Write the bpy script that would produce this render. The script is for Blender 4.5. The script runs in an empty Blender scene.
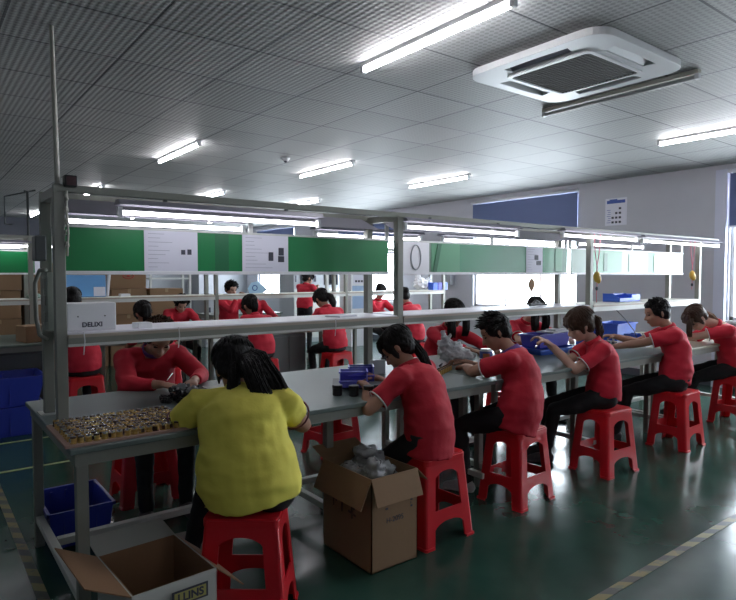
import bpy, bmesh, math, random
import numpy as np
from mathutils import Vector, Matrix, noise, geometry
random.seed(7)
SC = bpy.context.scene
COL = SC.collection
R = math.radians
V3 = Vector

# ------------------------------------------------------------------ materials
MATS = {}
def mat(name, col, rough=.5, metal=0., spec=.5, bump=0., bscale=40., var=0., vscale=6., emis=None, estr=0., trans=0., coat=0., alpha=1., stretch=None):
    if name in MATS: return MATS[name]
    m = bpy.data.materials.new(name); m.use_nodes = True
    nt = m.node_tree; N = nt.nodes; L = nt.links
    b = N['Principled BSDF']
    b.inputs['Base Color'].default_value = (*col, 1)
    b.inputs['Roughness'].default_value = rough
    b.inputs['Metallic'].default_value = metal
    b.inputs['Specular IOR Level'].default_value = spec
    b.inputs['Transmission Weight'].default_value = trans
    b.inputs['Coat Weight'].default_value = coat
    b.inputs['Alpha'].default_value = alpha
    if emis:
        b.inputs['Emission Color'].default_value = (*emis, 1)
        b.inputs['Emission Strength'].default_value = estr
    tc = N.new('ShaderNodeTexCoord')
    vec = tc.outputs['Object']
    if stretch:
        mp = N.new('ShaderNodeMapping'); mp.inputs['Scale'].default_value = stretch
        L.new(vec, mp.inputs['Vector']); vec = mp.outputs['Vector']
    if var:
        n = N.new('ShaderNodeTexNoise'); n.inputs['Scale'].default_value = vscale; n.inputs['Detail'].default_value = 5
        L.new(vec, n.inputs['Vector'])
        mx = N.new('ShaderNodeMix'); mx.data_type = 'RGBA'
        lo = tuple(c*(1-var) for c in col); hi = tuple(min(1, c*(1+var)) for c in col)
        mx.inputs[6].default_value = (*lo, 1); mx.inputs[7].default_value = (*hi, 1)
        L.new(n.outputs['Fac'], mx.inputs[0]); L.new(mx.outputs[2], b.inputs['Base Color'])
    if bump:
        n2 = N.new('ShaderNodeTexNoise'); n2.inputs['Scale'].default_value = bscale; n2.inputs['Detail'].default_value = 4
        L.new(vec, n2.inputs['Vector'])
        bp = N.new('ShaderNodeBump'); bp.inputs['Strength'].default_value = bump; bp.inputs['Distance'].default_value = .02
        L.new(n2.outputs['Fac'], bp.inputs['Height']); L.new(bp.outputs['Normal'], b.inputs['Normal'])
    MATS[name] = m
    return m

def nmath(N, L, op, a, b=None):
    n = N.new('ShaderNodeMath'); n.operation = op
    for i, v in enumerate((a, b)):
        if v is None: continue
        if isinstance(v, (int, float)): n.inputs[i].default_value = v
        else: L.new(v, n.inputs[i])
    return n.outputs[0]

def ceiling_mat():
    m = bpy.data.materials.new('ceiling_tiles'); m.use_nodes = True
    N = m.node_tree.nodes; L = m.node_tree.links; b = N['Principled BSDF']
    tc = N.new('ShaderNodeTexCoord'); sp = N.new('ShaderNodeSeparateXYZ'); L.new(tc.outputs['Object'], sp.inputs[0])
    P = .655
    def line(o, off, w):
        a = nmath(N, L, 'ADD', o, off); a = nmath(N, L, 'DIVIDE', a, P); a = nmath(N, L, 'FRACT', a)
        a = nmath(N, L, 'SUBTRACT', a, .5); a = nmath(N, L, 'ABSOLUTE', a)
        return nmath(N, L, 'GREATER_THAN', a, .5 - w)
    gx = line(sp.outputs[0], 20*P - 1.09, .011); gy = line(sp.outputs[1], 20*P - 3.36, .011)
    g = nmath(N, L, 'MAXIMUM', gx, gy)
    # a slightly different grey per tile
    fx = nmath(N, L, 'FLOOR', nmath(N, L, 'DIVIDE', nmath(N, L, 'ADD', sp.outputs[0], 20*P-1.09), P))
    fy = nmath(N, L, 'FLOOR', nmath(N, L, 'DIVIDE', nmath(N, L, 'ADD', sp.outputs[1], 20*P-3.36), P))
    cb = N.new('ShaderNodeCombineXYZ'); L.new(fx, cb.inputs[0]); L.new(fy, cb.inputs[1])
    wn = N.new('ShaderNodeTexWhiteNoise'); L.new(cb.outputs[0], wn.inputs['Vector'])
    rmp = N.new('ShaderNodeMix'); rmp.data_type = 'RGBA'
    rmp.inputs[6].default_value = (.355, .355, .345, 1); rmp.inputs[7].default_value = (.42, .42, .41, 1)
    L.new(wn.outputs['Value'], rmp.inputs[0])
    # raised diamond lattice stamped in the sheet
    u = nmath(N, L, 'ADD', sp.outputs[0], sp.outputs[1]); v = nmath(N, L, 'SUBTRACT', sp.outputs[0], sp.outputs[1])
    K = 2*math.pi/.075
    su = nmath(N, L, 'SINE', nmath(N, L, 'MULTIPLY', u, K)); sv = nmath(N, L, 'SINE', nmath(N, L, 'MULTIPLY', v, K))
    h = nmath(N, L, 'MULTIPLY', su, sv)
    pm = nmath(N, L, 'MULTIPLY', nmath(N, L, 'GREATER_THAN', h, .12), .55)
    m2 = N.new('ShaderNodeMix'); m2.data_type = 'RGBA'; m2.inputs[7].default_value = (.19, .19, .185, 1)
    L.new(pm, m2.inputs[0]); L.new(rmp.outputs[2], m2.inputs[6])
    m3 = N.new('ShaderNodeMix'); m3.data_type = 'RGBA'; m3.inputs[7].default_value = (.09, .09, .095, 1)
    L.new(g, m3.inputs[0]); L.new(m2.outputs[2], m3.inputs[6]); L.new(m3.outputs[2], b.inputs['Base Color'])
    b.inputs['Roughness'].default_value = .55; b.inputs['Specular IOR Level'].default_value = .25
    hg = nmath(N, L, 'SUBTRACT', h, nmath(N, L, 'MULTIPLY', g, 3.))
    bp = N.new('ShaderNodeBump'); bp.inputs['Strength'].default_value = .4; bp.inputs['Distance'].default_value = .003
    L.new(hg, bp.inputs['Height']); L.new(bp.outputs['Normal'], b.inputs['Normal'])
    return m

def floor_mat():
    m = bpy.data.materials.new('floor_epoxy'); m.use_nodes = True
    N = m.node_tree.nodes; L = m.node_tree.links; b = N['Principled BSDF']
    tc = N.new('ShaderNodeTexCoord')
    n = N.new('ShaderNodeTexNoise'); n.inputs['Scale'].default_value = 2.2; n.inputs['Detail'].default_value = 5; n.inputs['Roughness'].default_value = .5
    L.new(tc.outputs['Object'], n.inputs['Vector'])
    cr = N.new('ShaderNodeValToRGB'); L.new(n.outputs['Fac'], cr.inputs[0])
    cr.color_ramp.elements[0].position = .35; cr.color_ramp.elements[0].color = (.022, .062, .047, 1)
    cr.color_ramp.elements[1].position = .72; cr.color_ramp.elements[1].color = (.036, .092, .070, 1)
    L.new(cr.outputs[0], b.inputs['Base Color'])
    n2 = N.new('ShaderNodeTexNoise'); n2.inputs['Scale'].default_value = 6; n2.inputs['Detail'].default_value = 2; b.inputs['Specular IOR Level'].default_value = .32
    L.new(tc.outputs['Object'], n2.inputs['Vector'])
    mr = N.new('ShaderNodeMapRange'); mr.inputs[1].default_value = .3; mr.inputs[2].default_value = .7
    mr.inputs[3].default_value = .15; mr.inputs[4].default_value = .22
    L.new(n2.outputs['Fac'], mr.inputs[0]); L.new(mr.outputs[0], b.inputs['Roughness'])
    n3 = N.new('ShaderNodeTexNoise'); n3.inputs['Scale'].default_value = 5; L.new(tc.outputs['Object'], n3.inputs['Vector'])
    bp = N.new('ShaderNodeBump'); bp.inputs['Strength'].default_value = .06; bp.inputs['Distance'].default_value = .02
    L.new(n3.outputs['Fac'], bp.inputs['Height']); L.new(bp.outputs['Normal'], b.inputs['Normal'])
    return m

def tape_mat():
    m = bpy.data.materials.new('hazard_tape'); m.use_nodes = True
    N = m.node_tree.nodes; L = m.node_tree.links; b = N['Principled BSDF']
    tc = N.new('ShaderNodeTexCoord'); sp = N.new('ShaderNodeSeparateXYZ'); L.new(tc.outputs['Object'], sp.inputs[0])
    u = nmath(N, L, 'ADD', sp.outputs[0], sp.outputs[1])
    f = nmath(N, L, 'FRACT', nmath(N, L, 'DIVIDE', u, .17)); s = nmath(N, L, 'GREATER_THAN', f, .5)
    n = N.new('ShaderNodeTexNoise'); n.inputs['Scale'].default_value = 14; L.new(tc.outputs['Object'], n.inputs['Vector'])
    mx = N.new('ShaderNodeMix'); mx.data_type = 'RGBA'
    mx.inputs[6].default_value = (.22, .19, .06, 1); mx.inputs[7].default_value = (.06, .06, .045, 1)
    L.new(s, mx.inputs[0])
    m2 = N.new('ShaderNodeMix'); m2.data_type = 'RGBA'; m2.inputs[7].default_value = (.10, .12, .08, 1)
    k = nmath(N, L, 'MULTIPLY', nmath(N, L, 'GREATER_THAN', n.outputs['Fac'], .6), .6)
    L.new(k, m2.inputs[0]); L.new(mx.outputs[2], m2.inputs[6]); L.new(m2.outputs[2], b.inputs['Base Color'])
    b.inputs['Roughness'].default_value = .4
    return m

def glass_mat():
    m = bpy.data.materials.new('window_glass'); m.use_nodes = True
    N = m.node_tree.nodes; L = m.node_tree.links
    for n in list(N): N.remove(n)
    o = N.new('ShaderNodeOutputMaterial'); t = N.new('ShaderNodeBsdfTransparent'); g = N.new('ShaderNodeBsdfGlossy')
    g.inputs['Roughness'].default_value = .03; f = N.new('ShaderNodeLayerWeight'); f.inputs[0].default_value = .5
    x = N.new('ShaderNodeMixShader'); t.inputs[0].default_value = (.93, .96, .98, 1)
    fq = nmath(N, L, 'ADD', nmath(N, L, 'MULTIPLY', nmath(N, L, 'POWER', f.outputs[1], 5.), .6), .03)
    L.new(fq, x.inputs[0]); L.new(t.outputs[0], x.inputs[1]); L.new(g.outputs[0], x.inputs[2]); L.new(x.outputs[0], o.inputs[0])
    return m

M = dict(
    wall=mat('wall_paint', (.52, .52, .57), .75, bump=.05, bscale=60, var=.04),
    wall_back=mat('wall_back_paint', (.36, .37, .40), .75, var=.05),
    dark_strip=mat('dark_transom', (.05, .055, .075), .5),
    steel=mat('painted_steel', (.27, .275, .24), .45, metal=.15, var=.08, vscale=8),
    steel_l=mat('pale_steel', (.62, .63, .60), .45, metal=.1, var=.05, vscale=8),
    steel_d=mat('dark_steel', (.11, .12, .12), .5, metal=.3),
    top=mat('table_mat', (.15, .19, .18), .40, metal=.05, var=.10, vscale=2.5),
    shelf=mat('shelf_board', (.70, .68, .74), .4, var=.04),
    shelf2=mat('shelf_board_cream', (.68, .68, .60), .45, var=.04),
    green=mat('green_board', (.004, .20, .055), .42, var=.12, vscale=2.2),
    green_l=mat('pale_green_sheet', (.08, .29, .14), .4, var=.08, vscale=4),
    white=mat('white_plastic', (.78, .78, .80), .4),
    paper=mat('paper', (.72, .72, .80), .7),
    ink=mat('ink', (.05, .05, .07), .6),
    ink_b=mat('blue_ink', (.05, .10, .38), .6),
    hood=mat('lamp_hood', (.24, .235, .28), .4, metal=.1),
    tube=mat('lit_tube', (.9, .9, .95), .4, emis=(.95, .95, 1.0), estr=20),
    tube2=mat('lit_bench_tube', (.9, .9, .95), .4, emis=(.93, .92, 1.0), estr=5),
    tube_off=mat('unlit_tube', (.42, .42, .42), .3),
    red_p=mat('red_plastic', (.62, .012, .022), .32, var=.08, vscale=5),
    blue_p=mat('blue_plastic', (.03, .05, .38), .35, var=.1),
    blue_l=mat('bright_blue_plastic', (.05, .15, .70), .35, var=.1),
    violet=mat('violet_blue_plastic', (.11, .11, .55), .35, var=.1),
    black_p=mat('black_plastic', (.012, .012, .014), .35),
    skin=mat('skin', (.40, .21, .14), .55, var=.08, vscale=9, bump=.05, bscale=60),
    skin2=mat('skin_fair', (.55, .33, .25), .55, var=.07, vscale=9, bump=.05, bscale=60),
    hair=mat('black_hair', (.007, .005, .005), .55, spec=.2, bump=.5, bscale=70, stretch=(1, 1, .25)),
    hair_b=mat('brown_hair', (.055, .026, .015), .55, spec=.25, bump=.5, bscale=70, stretch=(1, 1, .25)),
    hair_l=mat('light_brown_hair', (.24, .12, .055), .45, bump=.5, bscale=70, stretch=(1, 1, .25)),
    red=mat('red_cloth', (.46, .007, .024), .8, bump=.35, bscale=9, var=.14, vscale=7),
    red2=mat('bright_red_cloth', (.58, .014, .038), .8, bump=.35, bscale=9, var=.14, vscale=7),
    yellow=mat('yellow_cloth', (.80, .70, .11), .85, bump=.35, bscale=7, var=.10, vscale=6),
    black_c=mat('black_cloth', (.010, .010, .012), .8, bump=.3, bscale=12),
    denim=mat('dark_trousers', (.014, .016, .028), .85, bump=.3, bscale=12),
    piping=mat('white_piping', (.65, .62, .62), .7),
    dark_trim=mat('dark_red_trim', (.10, .02, .03), .7),
    purple=mat('purple_collar', (.14, .06, .24), .7),
    shoe_g=mat('grey_shoe', (.34, .31, .31), .7, bump=.2),
    shoe_d=mat('dark_shoe', (.045, .035, .04), .6),
    carton=mat('carton_brown', (.27, .16, .085), .8, var=.10, vscale=4, bump=.05, bscale=30),
    carton_in=mat('carton_inside', (.26, .14, .07), .85, var=.10, vscale=4),
    carton_w=mat('carton_white', (.50, .50, .46), .7, var=.05),
    tape=mat('packing_tape', (.42, .30, .18), .25),
    film=mat('clear_film', (.36, .37, .38), .18, spec=.6, var=.15, bump=.8, bscale=14, alpha=.62),
    bag=mat('white_bag', (.88, .89, .92), .35, bump=.5, bscale=18),
    gold=mat('brass', (.60, .38, .11), .38, metal=.45),
    dark_g=mat('dark_bronze', (.07, .035, .02), .4, metal=.3),
    glint=mat('tin_plate', (.75, .72, .66), .25, metal=.9),
    foam=mat('pink_foam_board', (.46, .30, .24), .8),
    blind=mat('blue_blind', (.115, .15, .29), .7, var=.03),
    ac=mat('air_conditioner_white', (.72, .72, .72), .4),
    ac_d=mat('air_conditioner_grille', (.06, .055, .045), .6, bump=.4, bscale=200),
    yel_p=mat('yellow_plastic', (.60, .38, .06), .35),
    pink=mat('pink_cord', (.62, .20, .26), .5),
    cream=mat('cream_plastic', (.55, .53, .46), .5),
    rattan=mat('tan_leaf', (.46, .31, .21), .7, bump=.4, bscale=60),
    machine=mat('machine_grey', (.40, .42, .45), .45, var=.04),
    glass_d=mat('dark_glass', (.012, .014, .018), .12),
    sky_bl=mat('light_blue_film', (.12, .34, .66), .3, var=.15, vscale=4),
    label_y=mat('yellow_label', (.40, .36, .12), .6),
    logo_r=mat('red_print', (.40, .06, .04), .7),
    silver=mat('foil', (.6, .6, .6), .25, metal=.9, bump=.6, bscale=40),
    eye=mat('eye_dark', (.03, .02, .02), .2),
    lip=mat('lip', (.36, .12, .10), .5),
    ceil=ceiling_mat(), floor=floor_mat(), haz=tape_mat(), glass=glass_mat(),
    yline=mat('yellow_line', (.34, .35, .16), .45, var=.3, vscale=12),
)

# ------------------------------------------------------------------ mesh helpers
TS = bpy.data.scenes.new('workbench')
class MB:
    def __init__(s): s.v = []; s.f = []; s.mi = []
    def add(s, vs, fs, mi=0):
        o = len(s.v); s.v += [tuple(p) for p in vs]; s.f += [tuple(i+o for i in f) for f in fs]; s.mi += [mi]*len(fs)
        return s
    def box(s, c, d, rot=None, mi=0, org=None):
        x, y, z = (k/2 for k in d); vs = []
        for sx, sy, sz in ((-1,-1,-1),(1,-1,-1),(1,1,-1),(-1,1,-1),(-1,-1,1),(1,-1,1),(1,1,1),(-1,1,1)):
            p = V3((sx*x, sy*y, sz*z))
            if rot is not None: p = rot @ p
            vs.append(p + V3(c))
        return s.add(vs, [(0,3,2,1),(4,5,6,7),(0,1,5,4),(1,2,6,5),(2,3,7,6),(3,0,4,7)], mi)
    def span(s, a, b, mi=0):
        return s.box([(a[i]+b[i])/2 for i in range(3)], [abs(b[i]-a[i]) for i in range(3)], mi=mi)
    def ell(s, c, r, rot=None, nu=16, nv=10, mi=0):
        c = V3(c); vs = []; fs = []
        r = (r, r, r) if isinstance(r, (int, float)) else r
        for j in range(1, nv):
            t = math.pi*j/nv
            for i in range(nu):
                a = 2*math.pi*i/nu
                p = V3((r[0]*math.sin(t)*math.cos(a), r[1]*math.sin(t)*math.sin(a), r[2]*math.cos(t)))
                if rot is not None: p = rot @ p
                vs.append(c+p)
        top = V3((0, 0, r[2])); 
        if rot is not None: top = rot @ top
        vs.append(c+top); vs.append(c-top); T = len(vs)-2
        for j in range(nv-2):
            for i in range(nu):
                a = j*nu+i; b = j*nu+(i+1) % nu; fs.append((a, a+nu, b+nu, b))
        for i in range(nu):
            fs.append((T, i, (i+1) % nu)); q = (nv-2)*nu; fs.append((T+1, q+(i+1) % nu, q+i))
        return s.add(vs, fs, mi)
    def tube(s, pts, rad, n=12, ref=None, mi=0):
        """closed tube through pts; rad: number or (a,b) per point; ref = direction of the a-axis"""
        pts = [V3(p) for p in pts]; m = len(pts)
        rad = rad if isinstance(rad, (list,)) else [rad]*m
        vs = []; fs = []; prev = None
        for k, p in enumerate(pts):
            t = (pts[min(k+1, m-1)]-pts[max(k-1, 0)])
            t = t.normalized() if t.length > 1e-9 else V3((0, 0, 1))
            rf = ref[k] if isinstance(ref, list) else ref
            if rf is None: rf = prev if prev is not None else (V3((1, 0, 0)) if abs(t.x) < .8 else V3((0, 1, 0)))
            u = V3(rf); u = (u - t*u.dot(t)).normalized(); w = t.cross(u); prev = u
            ra, rb = rad[k] if isinstance(rad[k], tuple) else (rad[k], rad[k])
            for i in range(n):
                a = 2*math.pi*i/n; vs.append(p + u*(ra*math.cos(a)) + w*(rb*math.sin(a)))
        for k in range(m-1):
            for i in range(n):
                a = k*n+i; b = k*n+(i+1) % n; fs.append((a, b, b+n, a+n))
        fs.append(tuple(range(n))[::-1]); fs.append(tuple((m-1)*n+i for i in range(n)))
        return s.add(vs, fs, mi)
    def limb(s, pts, rad, n=14, mi=0, ref=None):
        s.tube(pts, rad, n, ref, mi)
        for p, r in ((pts[0], rad[0]), (pts[-1], rad[-1])):
            rr = min(r) if isinstance(r, tuple) else r
            s.ell(p, rr, mi=mi)
        return s
    def plate(s, outer, holes, fn, th, mi=0):
        """polygon with holes in 2D, mapped by fn(x, y, depth) and thickened by th"""
        loops = [outer]+holes; pts = [V3((p[0], p[1], 0)) for l in loops for p in l]
        tris = geometry.tessellate_polygon([[V3((p[0], p[1], 0)) for p in l] for l in loops])
        n = len(pts); vs = [fn(p.x, p.y, 0) for p in pts]+[fn(p.x, p.y, th) for p in pts]; fs = []
        for t in tris: fs.append(tuple(t)); fs.append(tuple(i+n for i in t)[::-1])
        o = 0
        for l in loops:
            k = len(l)
            for i in range(k):
                a = o+i; b = o+(i+1) % k; fs.append((a, b, b+n, a+n))
            o += k
        return s.add(vs, fs, mi)
    def build(s, name, mats, parent=None, smooth=False, bev=0., loc=None):
        me = bpy.data.meshes.new(name); me.from_pydata(s.v, [], s.f)
        mats = mats if isinstance(mats, (list, tuple)) else [mats]
        for m in mats: me.materials.append(m)
        if len(mats) > 1: me.polygons.foreach_set('material_index', s.mi)
        bm = bmesh.new(); bm.from_mesh(me); bmesh.ops.recalc_face_normals(bm, faces=bm.faces)
        if loc is not None: bmesh.ops.translate(bm, verts=bm.verts, vec=-V3(loc))
        bm.to_mesh(me); bm.free()
        if smooth: me.polygons.foreach_set('use_smooth', [True]*len(me.polygons))
        o = bpy.data.objects.new(name, me); COL.objects.link(o)
        if loc is not None: o.location = loc
        if parent is not None: o.parent = parent
        if bev:
            md = o.modifiers.new('bevel', 'BEVEL'); md.width = bev; md.segments = 2; md.limit_method = 'ANGLE'
        return o
    def blob(s, name, m, parent, voxel, smooth=6, wrinkle=0., wscale=9., seed=0.):
        """union of all the volumes into one continuous skin"""
        me = bpy.data.meshes.new(name); me.from_pydata(s.v, [], s.f)
        bm = bmesh.new(); bm.from_mesh(me); bmesh.ops.recalc_face_normals(bm, faces=bm.faces); bm.to_mesh(me); bm.free()
        t = bpy.data.objects.new('tmp', me); TS.collection.objects.link(t)
        r = t.modifiers.new('r', 'REMESH'); r.mode = 'VOXEL'; r.voxel_size = voxel
        if smooth:
            q = t.modifiers.new('s', 'SMOOTH'); q.factor = .5; q.iterations = smooth
        with bpy.context.temp_override(scene=TS, view_layer=TS.view_layers[0]): dg = bpy.context.evaluated_depsgraph_get()
        nm = bpy.data.meshes.new_from_object(t.evaluated_get(dg)); nm.name = name
        bpy.data.objects.remove(t); bpy.data.meshes.remove(me)
        nm.materials.clear(); nm.materials.append(m)
        if wrinkle:
            nr = np.empty(len(nm.vertices)*3, dtype=np.float32); nm.vertices.foreach_get('normal', nr); nr = nr.reshape(-1, 3)
            cs_ = np.empty(len(nm.vertices)*3, dtype=np.float32); nm.vertices.foreach_get('co', cs_); cs_ = cs_.reshape(-1, 3)
            for i_ in range(len(cs_)):
                p = V3(cs_[i_])*wscale; p = V3((p.x+seed, p.y, p.z*1.5))
                k = noise.noise(p)+.5*noise.noise(p*2.3)
                ridge = abs(noise.noise(V3((p.x*.7+5, p.y*.7, p.z*1.3))))
                cs_[i_] += nr[i_]*(wrinkle*(k-.8*ridge))
            nm.vertices.foreach_set('co', cs_.ravel()); nm.update()
        nm.polygons.foreach_set('use_smooth', [True]*len(nm.polygons))
        o = bpy.data.objects.new(name, nm); COL.objects.link(o)
        if parent is not None: o.parent = parent
        return o

def tag(o, label, cat, group=None, kind=None):
    if label: o['label'] = label
    if cat: o['category'] = cat
    if group: o['group'] = group
    if kind: o['kind'] = kind
    return o
def thing(name, label, cat, loc=(0, 0, 0), rz=0., group=None):
    o = bpy.data.objects.new(name, None); o.empty_display_size = .05; COL.objects.link(o)
    o.location = loc; o.rotation_euler = (0, 0, rz)
    return tag(o, label, cat, group)
def dup(root, loc, rz=None, label=None, group=None):
    r = root.copy(); COL.objects.link(r); r.location = loc
    if rz is not None: r.rotation_euler = (0, 0, rz)
    if label: r['label'] = label
    if group: r['group'] = group
    def rec(a, b):
        for ch in list(a.children):
            c = ch.copy(); COL.objects.link(c); c.parent = b; rec(ch, c)
    rec(root, r)
    return r
def struct(name, mb, m, **k):
    o = mb.build(name, m, **k); o['kind'] = 'structure'; return o
def text(s, size, m, parent, loc, rot, ext=.0008, name='lettering', bold=0.):
    cu = bpy.data.curves.new(name, 'FONT'); cu.body = s; cu.size = size; cu.extrude = ext; cu.align_x = 'CENTER'; cu.align_y = 'CENTER'; cu.offset = bold
    t = bpy.data.objects.new('t', cu); COL.objects.link(t)
    dg = bpy.context.evaluated_depsgraph_get(); dg.update()
    me = bpy.data.meshes.new_from_object(t.evaluated_get(dg)); bpy.data.objects.remove(t)
    me.materials.clear(); me.materials.append(m)
    o = bpy.data.objects.new(name, me); COL.objects.link(o); o.parent = parent; o.location = loc; o.rotation_euler = rot
    return o

# ------------------------------------------------------------------ room
ZC = 2.79; XL, XR, YN, YB = -4.0, 8.10, -2.6, 16.5
struct('floor', MB().span((XL-.2, YN-.2, -.1), (XR+.2, YB+.2, 0)), M['floor'])
struct('ceiling', MB().span((XL-.2, YN-.2, ZC), (XR+.2, YB+.2, ZC+.1)), M['ceil'])
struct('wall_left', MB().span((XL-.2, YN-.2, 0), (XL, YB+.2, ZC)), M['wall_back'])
struct('wall_near', MB().span((XL, YN-.2, 0), (XR, YN, ZC)), M['wall'])
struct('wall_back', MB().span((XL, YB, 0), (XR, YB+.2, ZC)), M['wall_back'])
struct('trim_1', MB().span((XL, YB-.05, 2.30), (6.3, YB, ZC)), M['dark_strip'])
WZ0, WZ1 = .85, 2.70
WINS = [(-1.1, 1.05), (1.05+.0, 3.15), (5.28, 7.40), (9.50, 11.65), (13.7, 15.8)]
WINS = [(-1.2, -.1), (1.0, 3.15), (5.28, 7.40), (9.50, 11.65), (13.7, 15.8)]
wb = MB(); ys = [YN-.2]+[y for w in WINS for y in w]+[YB+.2]
for a, b in zip(ys[0::2], ys[1::2]): wb.span((XR, a, 0), (XR+.24, b, ZC))
for a, b in WINS:
    wb.span((XR, a, 0), (XR+.24, b, WZ0)); wb.span((XR, a, WZ1), (XR+.24, b, ZC))
struct('wall_right', wb, M['wall'])
for i, (a, b) in enumerate(WINS):
    w = thing('window_%d' % (i+1), None, None, (XR, a, WZ0)); w['kind'] = 'structure'
    fr = MB(); L = b-a; Hh = WZ1-WZ0; t = .045
    for y0, y1, z0, z1 in ((0, t, 0, Hh), (L-t, L, 0, Hh), (0, L, 0, t), (0, L, Hh-t, Hh), (L/3-.02, L/3+.02, 0, Hh), (2*L/3-.02, 2*L/3+.02, 0, Hh), (0, L, 1.25, 1.29)):
        fr.span((.05, y0, z0), (.12, y1, z1))
    fr.build('window_frame', M['white'], w, bev=.004)
    MB().span((.08, t, t), (.086, L-t, Hh-t)).build('window_pane', M['glass'], w)
    MB().span((-.03, -.03, -.04), (.05, L+.03, 0)).build('window_sill', M['white'], w, bev=.005)
    bot = {0: 2.15, 1: 2.02, 2: 2.12, 3: 2.2, 4: 2.3}[i]
    bl = thing('roller_blind', ['blue roller blind at the window nearest the camera', 'blue roller blind at the right edge of the photo, partly lowered',
        'long blue roller blind over the window left of the notice', 'blue roller blind over the window behind the far benches', 'blue roller blind on the farthest window of the right wall'][i], 'blind', (XR, a, bot))
    MB().span((-.02, .0, 0), (-.012, L, WZ1-bot-.03)).build('blind_cloth', M['blind'], bl)
    MB().tube([(-.03, -.02, WZ1-bot), (-.03, L+.02, WZ1-bot)], .024).build('blind_roller', M['white'], bl, smooth=True)
    MB().span((-.026, 0, -.02), (-.006, L, .004)).build('bottom_bar', M['white'], bl)
# pipe sleeve in white at the right window's edge
struct('trim_2', MB().span((XR-.07, 3.17, 0), (XR-.0, 3.30, 2.72)), mat('pale_trim', (.60, .62, .74), .5))
struct('baseboard_right', MB().span((XR-.012, YN, 0), (XR, YB, .1)), M['dark_strip'])

# floor tapes
def tape(label, a, b, m=None):
    c = ((a[0]+b[0])/2, (a[1]+b[1])/2, 0)
    o = MB().span((a[0], a[1], .0005), (b[0], b[1], .0025)).build('floor_tape', m or M['haz'])
    tag(o, label, 'floor tape')
tape('yellow and black hazard tape line on the floor running under the near table end', (.41, -1.5), (.455, 5.3))
tape('yellow and black hazard tape line crossing the floor at bottom right', (-1.5, 1.385), (7.6, 1.43))
tape('thin worn yellow line on the floor just behind the near table', (-3, 4.93), (7.6, 4.965), M['yline'])
tape('thin worn yellow line on the floor before the second bench, beside the blue crates', (-3, 5.78), (7.6, 5.815), M['yline'])

# ------------------------------------------------------------------ ceiling fittings
def ceil_lamp(x, y, lit, label, L=1.24):
    t = thing('fluorescent_lamp', label, 'lamp', (x, y, ZC))
    MB().plate([(-.026, 0), (.026, 0), (.018, -.026), (-.018, -.026)], [], lambda a, b, d: (a, d-L/2, b), L).build('lamp_housing', M['white'] if lit else M['cream'], t, bev=.004)
    MB().limb([(0, -L/2+.035, -.046), (0, L/2-.035, -.046)], [.015, .015]).build('lamp_tube', M['tube'] if lit else M['tube_off'], t, smooth=True)
    for s in (-1, 1): MB().box((0, s*(L/2-.014), -.042), (.036, .028, .040)).build('lamp_holder', M['white'], t, bev=.004)
    return t
for x, y, lit, lb in [
    (2.38, 2.53, 1, 'lit fluorescent tube lamp on the ceiling, largest in view, left of the air conditioner'),
    (4.22, 2.47, 0, 'unlit fluorescent lamp on the ceiling right beside the air conditioner'),
    (6.10, 2.45, 1, 'lit fluorescent tube lamp on the ceiling at the right edge of the photo'),
    (2.38, 6.52, 1, 'lit tube lamp above the second bench, leftmost of its row of three'),
    (4.25, 6.42, 1, 'lit tube lamp above the second bench, middle of its row of three'),
    (6.08, 6.25, 1, 'lit tube lamp above the second bench, rightmost of its row of three'),
    (2.38, 10.3, 1, 'distant lit fluorescent lamp on the ceiling just right of the conduit pole top'),
    (4.10, 9.75, 1, 'distant lit fluorescent lamp on the ceiling above the stacked cartons'),
    (5.90, 9.70, 1, 'distant lit fluorescent lamp on the ceiling above the standing worker'),
    (2.25, 14.9, 1, 'farthest lit fluorescent lamp at the left edge against the back wall'),
    (4.2, 14.0, 1, 'farthest fluorescent lamp on the ceiling before the back wall, above the cartons'),
    (6.1, 14.0, 1, 'farthest fluorescent lamp on the ceiling before the back wall, near the right windows'),
    (2.38, -1.4, 1, 'added unseen fill lamp on the ceiling behind the camera, on the left line'),  # this and the next two: added out of view to brighten the ceiling
    (6.10, -1.4, 1, 'added unseen fill lamp on the ceiling behind the camera, by the right windows'),
    (.51, -1.4, 1, 'added unseen fill lamp on the ceiling right above and behind the camera'),
    (-1.36, 6.5, 1, 'added unseen fill lamp on the ceiling left of the second bench'),  # added beyond the left edge of view for ambient fill
    ]: ceil_lamp(x, y, lit, lb)

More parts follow.
